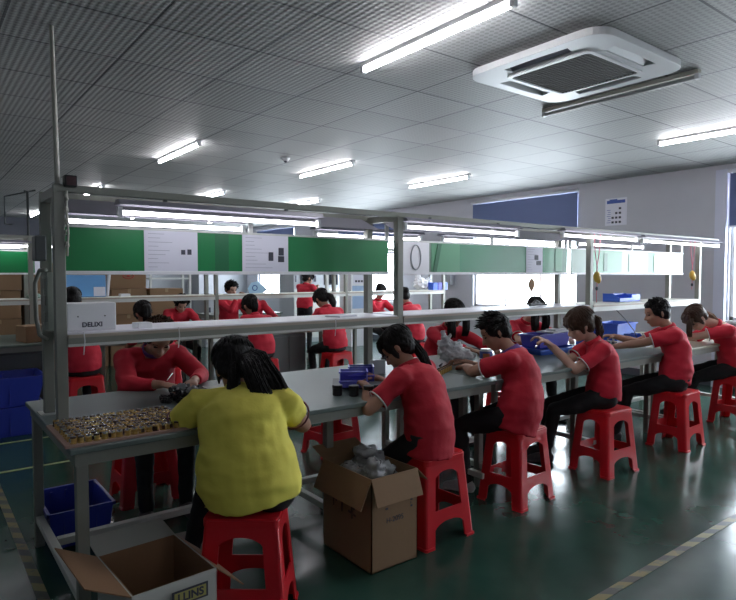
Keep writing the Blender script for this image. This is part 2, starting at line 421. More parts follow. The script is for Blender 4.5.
def air_con():
    t = thing('ceiling_air_conditioner', 'white square ceiling cassette air conditioner with dark central grille', 'air conditioner', (3.52, 2.34, ZC))
    W = .505; rr = .13
    def rsq(w, r, n=6):
        p = []
        for cx, cy, a0 in ((w-r, w-r, 0), (-w+r, w-r, 90), (-w+r, -w+r, 180), (w-r, -w+r, 270)):
            for i in range(n+1): a = R(a0+90*i/n); p.append((cx+r*math.cos(a), cy+r*math.sin(a)))
        return p
    def slot(cx, cy, l, w, ang):
        p = []
        for x, y in ((-l, -w), (l*.0, -w*1.25), (l, -w), (l*.92, w), (-l*.92, w)):
            p.append((cx+x*math.cos(ang)-y*math.sin(ang), cy+x*math.sin(ang)+y*math.cos(ang)))
        return p
    d = .385; slots = []
    for k in range(4):
        a = k*math.pi/2; slots.append(slot(d*math.sin(a), -d*math.cos(a), .235, .038, a))
    MB().plate(rsq(W, rr), [rsq(.30, .03)[::-1]]+[s[::-1] for s in slots], lambda x, y, z: (x, y, -.045+z), .045).build('face_panel', M['ac'], t, bev=.006)
    g = MB().span((-.29, -.29, -.048), (.29, .29, -.02))
    for i in range(22): g.span((-.285, -.28+i*.0262, -.053), (.285, -.274+i*.0262, -.046))
    g.build('return_grille', M['ac_d'], t)
    MB().plate(rsq(.315, .04), [rsq(.288, .03)[::-1]], lambda x, y, z: (x, y, -.056+z), .012).build('grille_rim', M['ac'], t)
    for k in range(4):
        a = k*math.pi/2; c = V3((d*math.sin(a), -d*math.cos(a), -.02)); rot = Matrix.Rotation(a, 3, 'Z')
        MB().box(c, (.44, .07, .006), rot @ Matrix.Rotation(R(-35), 3, 'X')).build('louvre', M['hood'] if k % 2 else M['ac'], t)
        MB().box(c+V3((0, 0, .012)), (.47, .085, .006), rot).build('air_duct', M['steel_d'], t)
air_con()
sp = thing('smoke_detector', 'small round smoke detector on the ceiling above the left bench', 'smoke detector', (3.55, 6.2, ZC))
MB().tube([(0, 0, 0), (0, 0, -.012), (0, 0, -.035)], [.055, .05, .03], 20).build('detector_body', M['white'], sp, smooth=True)
MB().ell((0, 0, -.04), (.02, .02, .015)).build('sensor', M['ink'], sp, smooth=True)

# notice on right wall
nt_ = thing('wall_notice', 'white laminated notice with blue heading pinned on the right wall', 'notice', (XR-.004, 4.66, 2.13))
MB().span((-.004, -.165, 0), (0, .165, .39)).build('notice_sheet', M['paper'], nt_)
nb = MB().span((-.0055, -.14, .315), (-.004, .14, .36))
nb.span((-.0055, -.02, .36), (-.004, .10, .375)); nb.build('notice_heading', M['ink_b'], nt_)
q = MB()
for j in range(4):
    for i in range(3):
        if (i, j) in ((0, 3), (0, 2), (1, 3)): continue
        q.span((-.0055, .03-i*.055, .03+j*.065), (-.004, .065-i*.055, .06+j*.065))
q.build('notice_pictures', M['ink'], nt_)
q = MB()
for k in range(7): q.span((-.0055, .08, .04+k*.03), (-.004, .14-.01*(k % 3), .046+k*.03))
q.build('notice_lines', M['ink_b'], nt_)

# ------------------------------------------------------------------ benches
def table(x0, x1, y0, y1, label, z=.76, legx=None, mtop=None, low=True, front=()):
    t = thing('work_table', label, 'table', ((x0+x1)/2, (y0+y1)/2, 0)); cx, cy = (x0+x1)/2, (y0+y1)/2
    X = lambda v: v-cx
    Y = lambda v: v-cy
    MB().span((X(x0), Y(y0), z-.022), (X(x1), Y(y1), z)).build('tabletop', mtop or M['top'], t, bev=.004)
    a = MB(); h = .05
    for yy in (y0+.02, y1-.06): a.span((X(x0+.02), Y(yy), z-.0225-h), (X(x1-.02), Y(yy+.04), z-.0225))
    for xx in (x0+.02, x1-.06): a.span((X(xx), Y(y0+.0605), z-.0225-h), (X(xx+.04), Y(y1-.0605), z-.0225))
    a.build('apron_rail', M['steel'], t)
    legx = legx or (x0+.045, x1-.045)
    for lx in legx:
        for ly in ((y0+.045 if lx in front else y0+.245), y1-.045):
            MB().span((X(lx-.022), Y(ly-.022), 0), (X(lx+.022), Y(ly+.022), z-.072)).build('leg', M['steel'], t, bev=.003)
        if low: MB().span((X(lx-.018), Y(y0+.06), .13), (X(lx+.018), Y(y1-.06), .165)).build('stretcher', M['steel_l'], t, bev=.003)
    if low:
        MB().span((X(legx[0]+.02), Y(3.12 if y0 < 4 else cy)-.02, .13), (X(legx[-1]-.02), Y(3.12 if y0 < 4 else cy)+.02, .165)).build('stretcher', M['steel_l'], t, bev=.003)
    return t
YN1, YF1 = 2.436, 3.527
table(.464, 2.88, YN1, YF1, 'grey-topped steel work table nearest the camera, under the tray of brass parts', legx=(.51, 1.79, 2.85), front=(.51,))
table(2.884, 5.28, YN1, YF1, 'grey-topped work table in the middle of the near row, holding the plastic bag', legx=(3.0, 4.1, 5.23))
table(5.284, 6.72, YN1, YF1, 'grey-topped work table at the far end of the near row by the right wall', mtop=mat('worn_table_mat', (.36, .36, .28), .35, var=.1))

PX = [.516, 2.435, 4.554, 6.568]
def bench_frame(y0, y1, xs, z0, label, zt=1.775):
    t = thing('post_and_rail_rack', label, 'shelf frame', (xs[0], y0, z0))
    ox, oy, oz = xs[0], y0, z0
    for x in xs:
        for y in (y0, y1):
            MB().span((x-.0225-ox, y-.0225-oy, 0), (x+.0225-ox, y+.0225-oy, zt-oz)).build('post', M['steel'], t, bev=.003)
            MB().span((x-.045-ox, y-.045-oy, 0), (x+.045-ox, y+.045-oy, .006)).build('foot_plate', M['steel_l'], t)
        MB().span((x-.02-ox, -.02, zt-oz-.02), (x+.02-ox, y1-y0+.02, zt-oz+.02)).build('cross_bar', M['steel'], t)
    for y in (y0, y1):
        MB().span((-.02, y-.016-oy, zt-oz), (xs[-1]+.45-ox, y+.016-oy, zt-oz+.032)).build('top_rail', M['steel'], t, bev=.002)
    return t
F1 = bench_frame(2.85, 3.16, PX, .76, 'grey steel post and rail frame standing on the near row of tables')
def shelf(x0, x1, y0, y1, label, zt=1.165, m=None, mf=None):
    t = thing('bench_shelf', label, 'shelf', ((x0+x1)/2, y0, zt)); h = (x1-x0)/2
    MB().span((-h, -.02, -.012), (h, y1-y0+.02, 0)).build('shelf_board', m or M['shelf'], t, bev=.002)
    for yy in (-.028, y1-y0): MB().span((-h, yy, -.055), (h, yy+.028, -.012)).build('shelf_beam', mf or M['steel'], t)
    MB().span((-h, -.034, -.058), (h, -.018, -.047)).build('lower_lip', M['steel_l'], t)
    MB().span((-h, -.032, -.02), (h, -.02, -.006)).build('front_edge', mat('beige_edge', (.42, .36, .30), .5), t)
    return t
for i, lb in enumerate(('long white bench shelf at left with the white carton on it', 'long white bench shelf in the middle, between the second and third posts', 'cream bench shelf at right holding a blue bin')):
    shelf(PX[i]+.023, PX[i+1]-.023, 2.85, 3.16, lb, m=(M['shelf'], M['shelf'], M['shelf2'])[i], mf=M['steel'] if i < 2 else M['steel_l'])
MB_ = MB
def board(x0, x1, y, label, segs, zb=1.438, zt=1.645):
    t = thing('display_board', label, 'board', ((x0+x1)/2, y, zb)); cx = (x0+x1)/2
    for a, b, k in segs:
        MB().span((a-cx, -.004, 0), (b-cx, .004, zt-zb)).build('board_panel', M[k], t)
    MB().span((x0-cx, -.012, -.018), (x1-cx, .012, 0)).build('lower_rail', M['white'], t, bev=.002)
    MB().span((x0-cx, -.010, zt-zb), (x1-cx, .010, zt-zb+.012)).build('upper_rail', M['steel_l'], t)
    for a in (x0, (x0+x1)/2, x1):
        MB().span((a-.012-cx, .005, zt-zb), (a+.012-cx, .02, 1.78-zb)).build('hanger', M['steel_l'], t)
    return t
YBd = 3.10
M['green_d'] = mat('dark_green_board', (.012, .13, .05), .4, var=.1)
M['green_p'] = mat('mid_green_board', (.02, .22, .09), .35, var=.25, vscale=3)
M['pale_w'] = mat('translucent_white', (.20, .29, .22), .35, var=.1)
board(PX[0]+.03, PX[1]+.12, YBd, 'long green hanging display board at left with two white instruction sheets', [(PX[0]+.03, 1.33, 'green'), (1.33, 1.41, 'green_d'), (1.41, PX[1]+.12, 'green')])
board(PX[1]+.2, 4.60, YBd, 'green hanging display board in the middle with pale sheets at its left end', [(PX[1]+.2, 2.97, 'pale_w'), (2.97, 4.40, 'green_p'), (4.40, 4.60, 'green_d')])
board(4.66, 6.76, YBd, 'pale green hanging display board at the far right end of the bench', [(4.66, 4.98, 'pale_w'), (4.98, 5.5, 'green_l'), (5.5, 6.0, 'pale_w'), (6.0, 6.3, 'green_l'), (6.3, 6.62, 'pale_w'), (6.62, 6.76, 'green_d')])
def sheet(x0, x1, label, pics, y=YBd, z0=1.436, z1=1.648, m='paper', lines=True, tilt=0):
    t = thing('instruction_sheet', label, 'paper sheet', ((x0+x1)/2, y-.006, z0)); h = (x1-x0)/2; H = z1-z0
    MB().span((-h, -.0015, .0), (h, 0, H)).build('sheet', M[m], t)
    t.rotation_euler = (0, tilt, 0)
    if lines:
        q = MB()
        for k in range(9):
            zz = H-.02-k*H/10; w = h*(.3+.9*random.random())
            q.span((-h+.02, -.0024, zz), (-h+.02+w, -.0015, zz+.0022))
        q.build('printed_lines', mat('grey_ink', (.35, .35, .42), .6), t)
    for (u, v, w, hh) in pics:
        MB().span((-h+2*h*u, -.0028, H*v), (-h+2*h*u+w, -.0015, H*v+hh)).build('printed_photo', M['ink'], t)
sheet(.95, 1.23, 'white instruction sheet on the left green board, nearer the first post', [(.68, .42, .022, .025), (.80, .42, .022, .028)])
sheet(1.49, 1.785, 'white instruction sheet on the left green board, second from the first post', [(.56, .3, .03, .05), (.78, .45, .035, .045), (.77, .27, .04, .035)])
sheet(4.02, 4.24, 'white instruction sheet on the middle green board', [(.5, .5, .05, .04), (.62, .3, .06, .035)])
oo = sheet(2.66, 2.93, 'white wrinkled sheet with an oval ring outline beside the second post', [], m='white', lines=False)
rg = MB(); pts = [(2.80+.045*math.cos(a), YBd-.012, 1.54+.085*math.sin(a)) for a in [2*math.pi*i/24 for i in range(25)]]
tag(rg.tube(pts, .0045, 6).build('cable_ring', mat('grey_cable', (.38, .4, .42), .5), smooth=True), 'grey oval loop of cable against the white sheet by the second post', 'cable')
sheet(2.95, 3.24, 'pale green sheet hung on the middle board right of the white one', [], m='green_l', lines=False)
t_ = MB().plate([(2.965, 1.44), (3.0, 1.44), (3.05, 1.64), (3.01, 1.64)], [], lambda x, y, z: (x, YBd-.012+z, y), .003).build('green_strip', M['green_d']); tag(t_, 'dark green slanting strip taped over the pale green sheet', 'tape')
sheet(4.42, 4.52, 'narrow leaf-green sheet near the third post', [], m='green_l', lines=False, z0=1.45)
for k, (a, b) in enumerate(((5.18, 5.24), (5.62, 5.68), (6.12, 6.17))):
    sheet(a, b, ('dark green strip leftmost on the pale far board', 'dark green strip midway on the pale far board', 'grey-green strip rightmost on the pale far board')[k], [], m=('green_d', 'green_p', 'hood')[k], lines=False, z0=1.45, z1=1.62)

def bench_lamp(x0, x1, y, z, label, group=None):
    L = x1-x0; t = thing('bench_lamp', label, 'lamp', ((x0+x1)/2, y, z))
    MB().plate([(-.045, .038), (.045, .038), (.026, .062), (-.026, .062)], [], lambda a, b, d: (d-L/2, a, b), L).build('reflector', M['hood'], t)
    MB().limb([(-L/2+.03, 0, .004), (L/2-.03, 0, .004)], [.0105, .0105], 12).build('lamp_tube', M['tube2'], t, smooth=True)
    for s in (-1, 1): MB().box((s*(L/2-.012), 0, .006), (.020, .026, .045)).build('lamp_holder', M['white'], t)
    for s in (-.6, .6): MB().span((s*L/2-.008, -.008, .05), (s*L/2+.008, .008, 1.79-z)).build('lamp_bracket', M['steel_d'], t)
for x0, x1, y, z, lb in [
    (.76, 1.86, 2.86, 1.70, 'lit bench lamp along the front rail over the left green board'),
    (.60, 1.56, 3.20, 1.678, 'lit bench lamp on the rear rail close to the first post'),
    (2.03, 2.95, 3.20, 1.668, 'lit bench lamp on the rear rail behind the second post'),
    (2.46, 3.58, 2.83, 1.715, 'lit bench lamp along the front rail right of the second post'),
    (3.15, 4.62, 3.20, 1.675, 'lit bench lamp on the rear rail above the middle green board'),
    (4.12, 5.28, 2.83, 1.73, 'lit bench lamp along the front rail across the third post'),
    (4.90, 6.1, 3.20, 1.70, 'lit bench lamp on the rear rail above the pale far board'),
    (5.36, 7.0, 2.83, 1.725, 'lit bench lamp on the front rail at the far right end'),
    ]: bench_lamp(x0, x1, y, z, lb)
# hood plate: sloping light shade hung along the rail
for k, (a, b) in enumerate(((PX[0]+.03, PX[1]-.08), (PX[1]+.06, 4.1), (4.1, 5.6))):
    hb = MB().plate([(0, 0), (.004, 0), (.20, .075), (.20, .08)], [], lambda u, v, d: (a+d, 2.93+u, 1.70+v), b-a).build('light_shade', M['hood'])
    tag(hb, ('long sloping lavender light shade under the left rail', 'long sloping lavender light shade under the middle rail', 'sloping lavender light shade under the right rail')[k], 'lamp shade')

# first post fittings
c = MB().limb([(PX[0]-.0, 2.85, 1.80), (PX[0]+.04, 3.1, 2.2), (.66, 3.72, ZC)], [.011, .011, .011], 10).build('conduit_pipe', M['cream'], smooth=True)
tag(c, 'thin pale conduit pipe rising from the first post to the ceiling', 'pipe')
b = thing('junction_box', 'small black junction box on top of the first post', 'electrical box', (PX[0]+.045, 2.83, 1.80))
MB().box((0, 0, .02), (.05, .05, .05)).build('box_body', M['black_p'], b, bev=.004); MB().box((0, -.027, .02), (.035, .006, .035)).build('box_lid', mat('dark_brown', (.05, .015, .02), .5), b)
w = MB().tube([(.50, 3.3, 1.83), (.37, 3.3, 1.79), (.37, 3.3, 1.66), (.40, 3.3, 1.66)], .004, 6)
w.tube([(.47, 3.3, 1.818), (.44, 3.2, 1.81), (.44, 3.12, 1.80), (.44, 3.12, 1.6)], .005, 6)
tag(w.build('wire_hook', M['steel_d']), 'dark bent wire hook hanging left of the first post top', 'hook')
tag(MB().box((PX[0]-.055, 2.98, 1.535), (.045, .09, .11)).build('switch_box', M['steel_d'], bev=.006), 'small dark switch box on the side of the first post', 'electrical box')
pb = thing('power_socket_strip', 'grey-green upright socket strip fixed between the two first posts', 'socket strip', (PX[0]-.02, 2.99, 1.2))
MB().box((0, 0, .10), (.03, .085, .26)).build('strip_body', mat('grey_green_plastic', (.30, .33, .28), .5), pb, bev=.005)
for k in range(3): MB().box((-.017, 0, .03+k*.075), (.006, .05, .045)).build('socket', M['steel'], pb)
tag(MB().tube([(PX[0]-.03, 3.0, 1.44), (.48, 3.10, 1.44), (.462, 3.12, 1.38), (.464, 3.12, 1.22), (.475, 3.11, 1.14), (.50, 3.08, 1.12)], .010, 8).build('cable_loop', mat('grey_cable2', (.28, .29, .25), .5), smooth=True), 'thick grey cable loop bulging left of the first post', 'cable')
wr = MB()
for k in range(5):
    z = 1.55+k*.05; wr.tube([(PX[0]+.028+.006*math.cos(a), 2.825+.008*math.sin(a*2), z+.012*math.sin(a)) for a in np.linspace(0, 6, 9)], .004, 5)
wr.tube([(PX[0]+.03, 2.825, 1.78), (PX[0]+.027, 2.82, 1.7), (PX[0]+.032, 2.82, 1.6), (PX[0]+.026, 2.82, 1.50)], .005, 5)
tag(wr.build('taped_wire', M['cream'], smooth=True), 'pale taped wire bundle running down the front of the first post', 'cable')
for k, (x, lb) in enumerate(((1.02, 'short white cord hanging below the left shelf near the dark stains'), (1.93, 'short white cord hanging below the shelf before the second post'), (.60, 'short white cord hanging below the shelf beside the first post'))):
    tag(MB().tube([(x, 2.812, 1.17), (x+.003, 2.81, 1.13), (x-.002, 2.812, 1.07)], .0025, 5).build('dangling_string', M['white']), lb, 'cord')

# screwdriver balancers
def balancer(x, y, ztop, zc, label, lens):
    t = thing('tool_balancer', label, 'tool', (x, y, zc))
    MB().ell((0, 0, 0), (.035, .028, .05)).ell((.012, -.01, -.02), (.022, .022, .04)).blob('balancer_body', M['yel_p'], t, .006, 3)
    c = MB().tube([(0, 0, .04), (.0, 0, .09)], .006, 6)
    c.tube([(0, 0, .09), (-.035, 0, (ztop-zc)*.6), (-.05, 0, ztop-zc)], .004, 6); c.tube([(0, 0, .09), (.03, 0, (ztop-zc)*.55), (.045, 0, ztop-zc)], .004, 6)
    c.build('hanging_strap', M['pink'], t)
    MB().tube([(.0, 0, -.05), (.005, 0, -.08), (-.004, 0, -.15), (0, 0, -lens)], .004, 6).build('cord', M['pink'], t)
    MB().ell((0, 0, -.10), (.012, .012, .018)).build('cord_weight', M['ink'], t, smooth=True)
balancer(4.70, 2.87, 1.77, 1.40, 'yellow tool balancer on pink cords by the third post', .22)
balancer(6.48, 2.87, 1.77, 1.415, 'yellow tool balancer on pink cord left of the last post', .14)
lf = MB(); pts = [(-.0, .09), (.035, .05), (.05, 0), (.035, -.05), (0, -.1), (-.035, -.05), (-.05, 0), (-.035, .05)]
lf.plate(pts, [], lambda u, v, d: (8.03+d, 6.07-u*1.3, 1.26+v*1.3), .02); lf.tube([(8.04, 6.07, 1.36), (8.04, 6.07, 1.50)], .004, 6)
tag(lf.build('hanging_ornament', M['rattan'], bev=.004), 'tan leaf-shaped ornament hanging in the bright window', 'ornament')

# ------------------------------------------------------------------ bins, cartons
def bin_thing(name, label, cat, loc, d, m, rz=0., group=None, rim=True, taper=.88, slots=True):
    W, D, H = d; t = thing(name, label, cat, loc, rz, group); th = .006
    def ring(w, dd, z): return [(-w/2, -dd/2, z), (w/2, -dd/2, z), (w/2, dd/2, z), (-w/2, dd/2, z)]
    a = ring(W*taper, D*taper, 0); b = ring(W, D, H); c = ring(W-2*th, D-2*th, H); e = ring(W*taper-2*th, D*taper-2*th, th)
    v = a+b+c+e; f = [(0, 3, 2, 1), (12, 13, 14, 15)]
    for o1, o2 in ((0, 4), (4, 8), (8, 12)):
        for i in range(4): f.append((o1+i, o1+(i+1) % 4, o2+(i+1) % 4, o2+i))
    MB().add(v, f).build('bin_body', m, t, bev=.002)
    if rim:
        r = MB()
        for s in (-1, 1):
            r.box((0, s*(D/2+.004), H-.008), (W+.02, .012, .016)); r.box((s*(W/2+.004), 0, H-.008), (.012, D+.02, .016))
        if slots and H > .12:
            for s in (-1, 1):
                for k in (-.25, .0, .25): r.box((k*W, s*D*(1+taper)/4, H*.5), (.012, .014, H*.8))
        r.build('bin_rim', m, t)
    return t
def open_bin(label, loc, d, m, rz=0):
    W, D, H = d; t = thing('parts_bin', label, 'bin', loc, rz)
    prof = [(-D/2, 0), (D/2, 0), (D/2, H), (-D*.15, H), (-D/2, H*.45)]
    b = MB()
    for s in (-1, 1): b.plate(prof, [], lambda u, v, q: (s*W/2-s*q, u, v), .004)
    b.span((-W/2, -D/2, 0), (W/2, D/2, .004)); b.span((-W/2, D/2-.004, 0), (W/2, D/2, H)); b.span((-W/2, -D/2, 0), (W/2, -D/2+.004, H*.45))
    b.build('bin_body', m, t)
    MB().box((0, 0, H-.003), (W+.012, .01, .01)).span((-W/2-.005, -D*.15, H-.006), (-W/2+.004, D/2, H+.003)).span((W/2-.004, -D*.15, H-.006), (W/2+.005, D/2, H+.003)).span((-W/2-.005, -D/2-.005, H*.45-.004), (W/2+.005, -D/2+.004, H*.45+.004)).build('bin_rim', m, t)
    return t
def carton(label, loc, d, rz=0., m=None, group=None, logo=None):
    W, D, H = d; t = thing('cardboard_carton', label, 'carton', loc, rz, group)
    MB().span((-W/2, -D/2, 0), (W/2, D/2, H)).build('carton_body', m or M['carton'], t, bev=.004)
    MB().span((-.025, -D/2-.001, H-.06), (.025, -D/2, H)).span((-.025, -D/2, H), (.025, D/2, H+.001)).build('packing_tape', M['tape'], t)
    return t

# big carton with film beside the second worker
C = thing('open_carton', 'brown open cardboard carton full of clear plastic film, on the floor between the stools', 'carton', (1.845, 2.385, 0))
cw, cd, ch, th = .29, .41, .455, .005
def wallbox(t, cw, cd, ch, mo, mi, th=.005):
    b = MB()
    b.span((-cw/2, -cd/2, 0), (cw/2, -cd/2+th, ch)).span((-cw/2, cd/2-th, 0), (cw/2, cd/2, ch))
    b.span((-cw/2, -cd/2, 0), (-cw/2+th, cd/2, ch)).span((cw/2-th, -cd/2, 0), (cw/2, cd/2, ch)).span((-cw/2, -cd/2, 0), (cw/2, cd/2, th))
    return b.build('carton_body', mo, t)
wallbox(C, cw, cd, ch, M['carton'], None)
def flap(t, a, b, out, down, m, w, name='flap', splay=0.):
    """flap hinged on edge a-b, folding out by vector out with height w"""
    a = V3(a); b = V3(b); o = V3(out).normalized()*w; n = (b-a).cross(o).normalized()*.004; e = (b-a)*splay
    vs = [a, b, b+o+e, a+o-e]; vs += [p+n for p in vs]
    return MB().add(vs, [(0, 1, 2, 3), (4, 7, 6, 5), (0, 4, 5, 1), (1, 5, 6, 2), (2, 6, 7, 3), (3, 7, 4, 0)]).build(name, m, t)
flap(C, (-cw/2, cd/2, ch), (-cw/2, -cd/2, ch), (-.42, 0, -.9), 0, M['carton'], .15)
flap(C, (-cw/2, -cd/2, ch), (cw/2, -cd/2, ch), (0, -.35, -.95), 0, M['carton'], .13)
flap(C, (cw/2, -cd/2, ch), (cw/2, cd/2, ch), (.7, 0, -.7), 0, M['carton'], .10)
flap(C, (cw/2, cd/2, ch), (-cw/2, cd/2, ch), (0, .8, .3), 0, M['carton'], .12)
random.seed(3)
f_ = MB()
for k in range(14):
    f_.ell((random.uniform(-.09, .09), random.uniform(-.13, .14), .37+random.uniform(0, .10)), (random.uniform(.04, .07), random.uniform(.04, .08), random.uniform(.03, .06)), Matrix.Rotation(random.uniform(0, 3), 3, 'X'))
f_.ell((.03, .07, .50), (.075, .08, .03)).ell((0, 0, .2), (.12, .17, .18))
fo = f_.blob('crumpled_film', M['film'], None, .012, 2, wrinkle=.018, wscale=22)
fo.location = (1.845, 2.385, 0.0); tag(fo, 'crumpled clear plastic film heaped inside the brown carton', 'plastic film')
pr = MB()
for k in range(7): pr.span((-.085+k*.014, -cd/2-.0012, .36-.01*(k % 3)), (-.076+k*.014, -cd/2, .375))
for k in range(7): pr.span((.10, -cd/2-.0012, .27+k*.016), (.112-(k % 2)*.008, -cd/2, .28+k*.016))
for k in range(4): pr.span((-.06, -cd/2-.0012, .29+k*.02), (-.045, -cd/2, .30+k*.02))
pr.build('printed_marks', M['ink'], C)
text('H-2095', .036, M['ink'], C, (.0, -cd/2-.0006, .235), (R(90), 0, 0))
pr = MB()
for a, b in (((-.14, .30), (-.08, .27)), ((-.11, .33), (-.11, .24)), ((-.05, .29), (-.02, .31)), ((-.035, .30), (-.035, .23)), ((.02, .30), (.07, .27)), ((.045, .31), (.05, .22)), ((.02, .25), (.08, .24))):
    pr.tube([(-cw/2-.0005, -a[0], a[1]), (-cw/2-.0005, -b[0], b[1])], .006, 4)
pr.build('brush_marks', mat('faded_ink', (.09, .05, .035), .8), C)

# front-left open white carton with printed label
W2, D2, H2 = .31, .385, .33
C2 = thing('open_carton', 'open white-faced carton with brown flaps at the bottom left corner of the photo', 'carton', (.715, 2.25, 0), R(3))
wallbox(C2, W2, D2, H2, [M['carton_w']], None)
ib = MB(); g = .006
ib.span((-W2/2+g, -D2/2+g, g), (W2/2-g, -D2/2+g+.002, H2)).span((-W2/2+g, D2/2-g-.002, g), (W2/2-g, D2/2-g, H2)).span((-W2/2+g, -D2/2+g, g), (-W2/2+g+.002, D2/2-g, H2)).span((W2/2-g-.002, -D2/2+g, g), (W2/2-g, D2/2-g, H2)).span((-W2/2+g, -D2/2+g, g), (W2/2-g, D2/2-g, g+.002))
ib.build('carton_lining', M['carton_in'], C2)
flap(C2, (-W2/2, D2/2, H2), (-W2/2, -D2/2, H2), (-.85, .12, .42), 0, M['carton_in'], .16)
flap(C2, (W2/2, D2/2, H2), (-W2/2, D2/2, H2), (0, .98, .15), 0, M['carton_w'], .15)
flap(C2, (W2/2, -D2/2, H2), (W2/2, D2/2, H2), (.75, 0, -.66), 0, M['carton_in'], .15)
flap(C2, (-W2/2, -D2/2, H2), (W2/2, -D2/2, H2), (0, -.15, -1), 0, M['carton_w'], .012)
lb = MB().span((-.02, -D2/2-.012, H2-.085), (.115, -D2/2-.010, H2-.03)).build('printed_label', M['ink'], C2)
MB().span((-.012, -D2/2-.013, H2-.078), (.107, -D2/2-.011, H2-.037)).build('label_face', M['label_y'], C2)
text('LLINS', .040, M['ink'], C2, (.048, -D2/2-.0135, H2-.058), (R(90), 0, 0), bold=.0012)
MB().span((-.02, -D2/2-.012, H2-.16), (.03, -D2/2-.010, H2-.105)).span((.06, -D2/2-.012, H2-.15), (.11, -D2/2-.010, H2-.105)).build('printed_icons', M['label_y'], C2)
fl = MB()
for k in range(5): fl.ell((.405+random.uniform(-.03, .03), 2.17+random.uniform(-.05, .05), .24+random.uniform(0, .03)), (.04, .05, .02))
fl.span((.38, 2.11, 0), (.43, 2.23, .24))
tag(fl.blob('foil_packet', M['silver'], None, .01, 1, wrinkle=.01, wscale=30), 'crinkled silver foil packet at the bottom left beside the white carton', 'packet')

# blue bin under the near table, stacked crates at left
bin_thing('storage_bin', 'blue plastic bin on the floor under the left end of the near table', 'bin', (.69, 3.56, 0), (.31, .42, .20), M['blue_p'])
sc = bin_thing('storage_crate', 'bottom large blue crate of the stack at the left edge', 'crate', (.40, 6.22, 0), (1.10, .5, .26), M['blue_p'], group=None)
dup(sc, (.40, 6.22, .262), 0, 'top large blue crate of the stack at the left edge')
pd = MB()
for k in range(9): pd.ell((.69+random.uniform(-.09, .09), 3.56+random.uniform(-.14, .14), .045), (.05, .05, .035), nu=8, nv=6)
tag(pd.blob('packed_parts', M['ink'], None, .012, 1, wrinkle=.01, wscale=30), 'dark loose parts lying in the blue bin under the near table', 'parts', kind='stuff')
bx = thing('cardboard_sheet', 'pale flat cardboard sheets under the near table behind the white carton', 'cardboard', (1.05, 2.95, .0))
MB().box((0, 0, .012), (.40, .32, .02), Matrix.Rotation(R(12), 3, 'Z')).build('sheet', mat('grey_card', (.26, .25, .22), .8), bx)
MB().box((.03, .02, .030), (.36, .28, .014), Matrix.Rotation(R(-6), 3, 'Z')).build('sheet', mat('grey_card', (.26, .25, .22), .8), bx)

# shelf-top items
dx = thing('white_carton', 'white printed carton on the left shelf beside the first post', 'carton', (.662, 3.0, 1.165))
MB().span((-.105, -.07, 0), (.105, .07, .125)).build('carton_body', M['white'], dx, bev=.004)
text('DELIXI', .030, M['ink'], dx, (.0, -.0705, .026), (R(90), 0, 0), bold=.0008)
for u in (-.06, .055): MB().tube([(u, -.0715, .065), (u, -.069, .065)], .0035, 8).build('hole', M['ink'], dx)
tag(MB().box((.885, 2.93, 1.178), (.07, .07, .026), Matrix.Rotation(R(8), 3, 'Z')).build('note_block', M['white'], bev=.002), 'small white paper block on the left shelf right of the white carton', 'paper block')
tag(MB().box((2.08, 2.97, 1.169), (.16, .12, .008), Matrix.Rotation(R(14), 3, 'Z')).build('paper_stack', M['paper']), 'white papers lying on the left shelf before the second post', 'paper')
open_bin('blue parts bin on the far right shelf', (5.30, 3.02, 1.165), (.22, .17, .075), M['blue_l'])
tag(MB().box((5.52, 3.02, 1.20), (.16, .13, .07)).build('parts_box', M['blue_l'], bev=.008), 'small blue closed box right of the bin on the far shelf', 'box')
st = thing('tool_holder', 'small dark forked holder lying on the middle shelf below the window ornament', 'holder', (4.05, 3.0, 1.166))
MB().limb([(-.10, 0, .012), (.0, 0, .014), (.12, 0, .010)], [.013, .014, .01]).limb([(-.06, 0, .02), (-.02, 0, .045), (.04, 0, .02)], [.01, .01, .01]).blob('holder_body', M['black_p'], st, .006, 2)

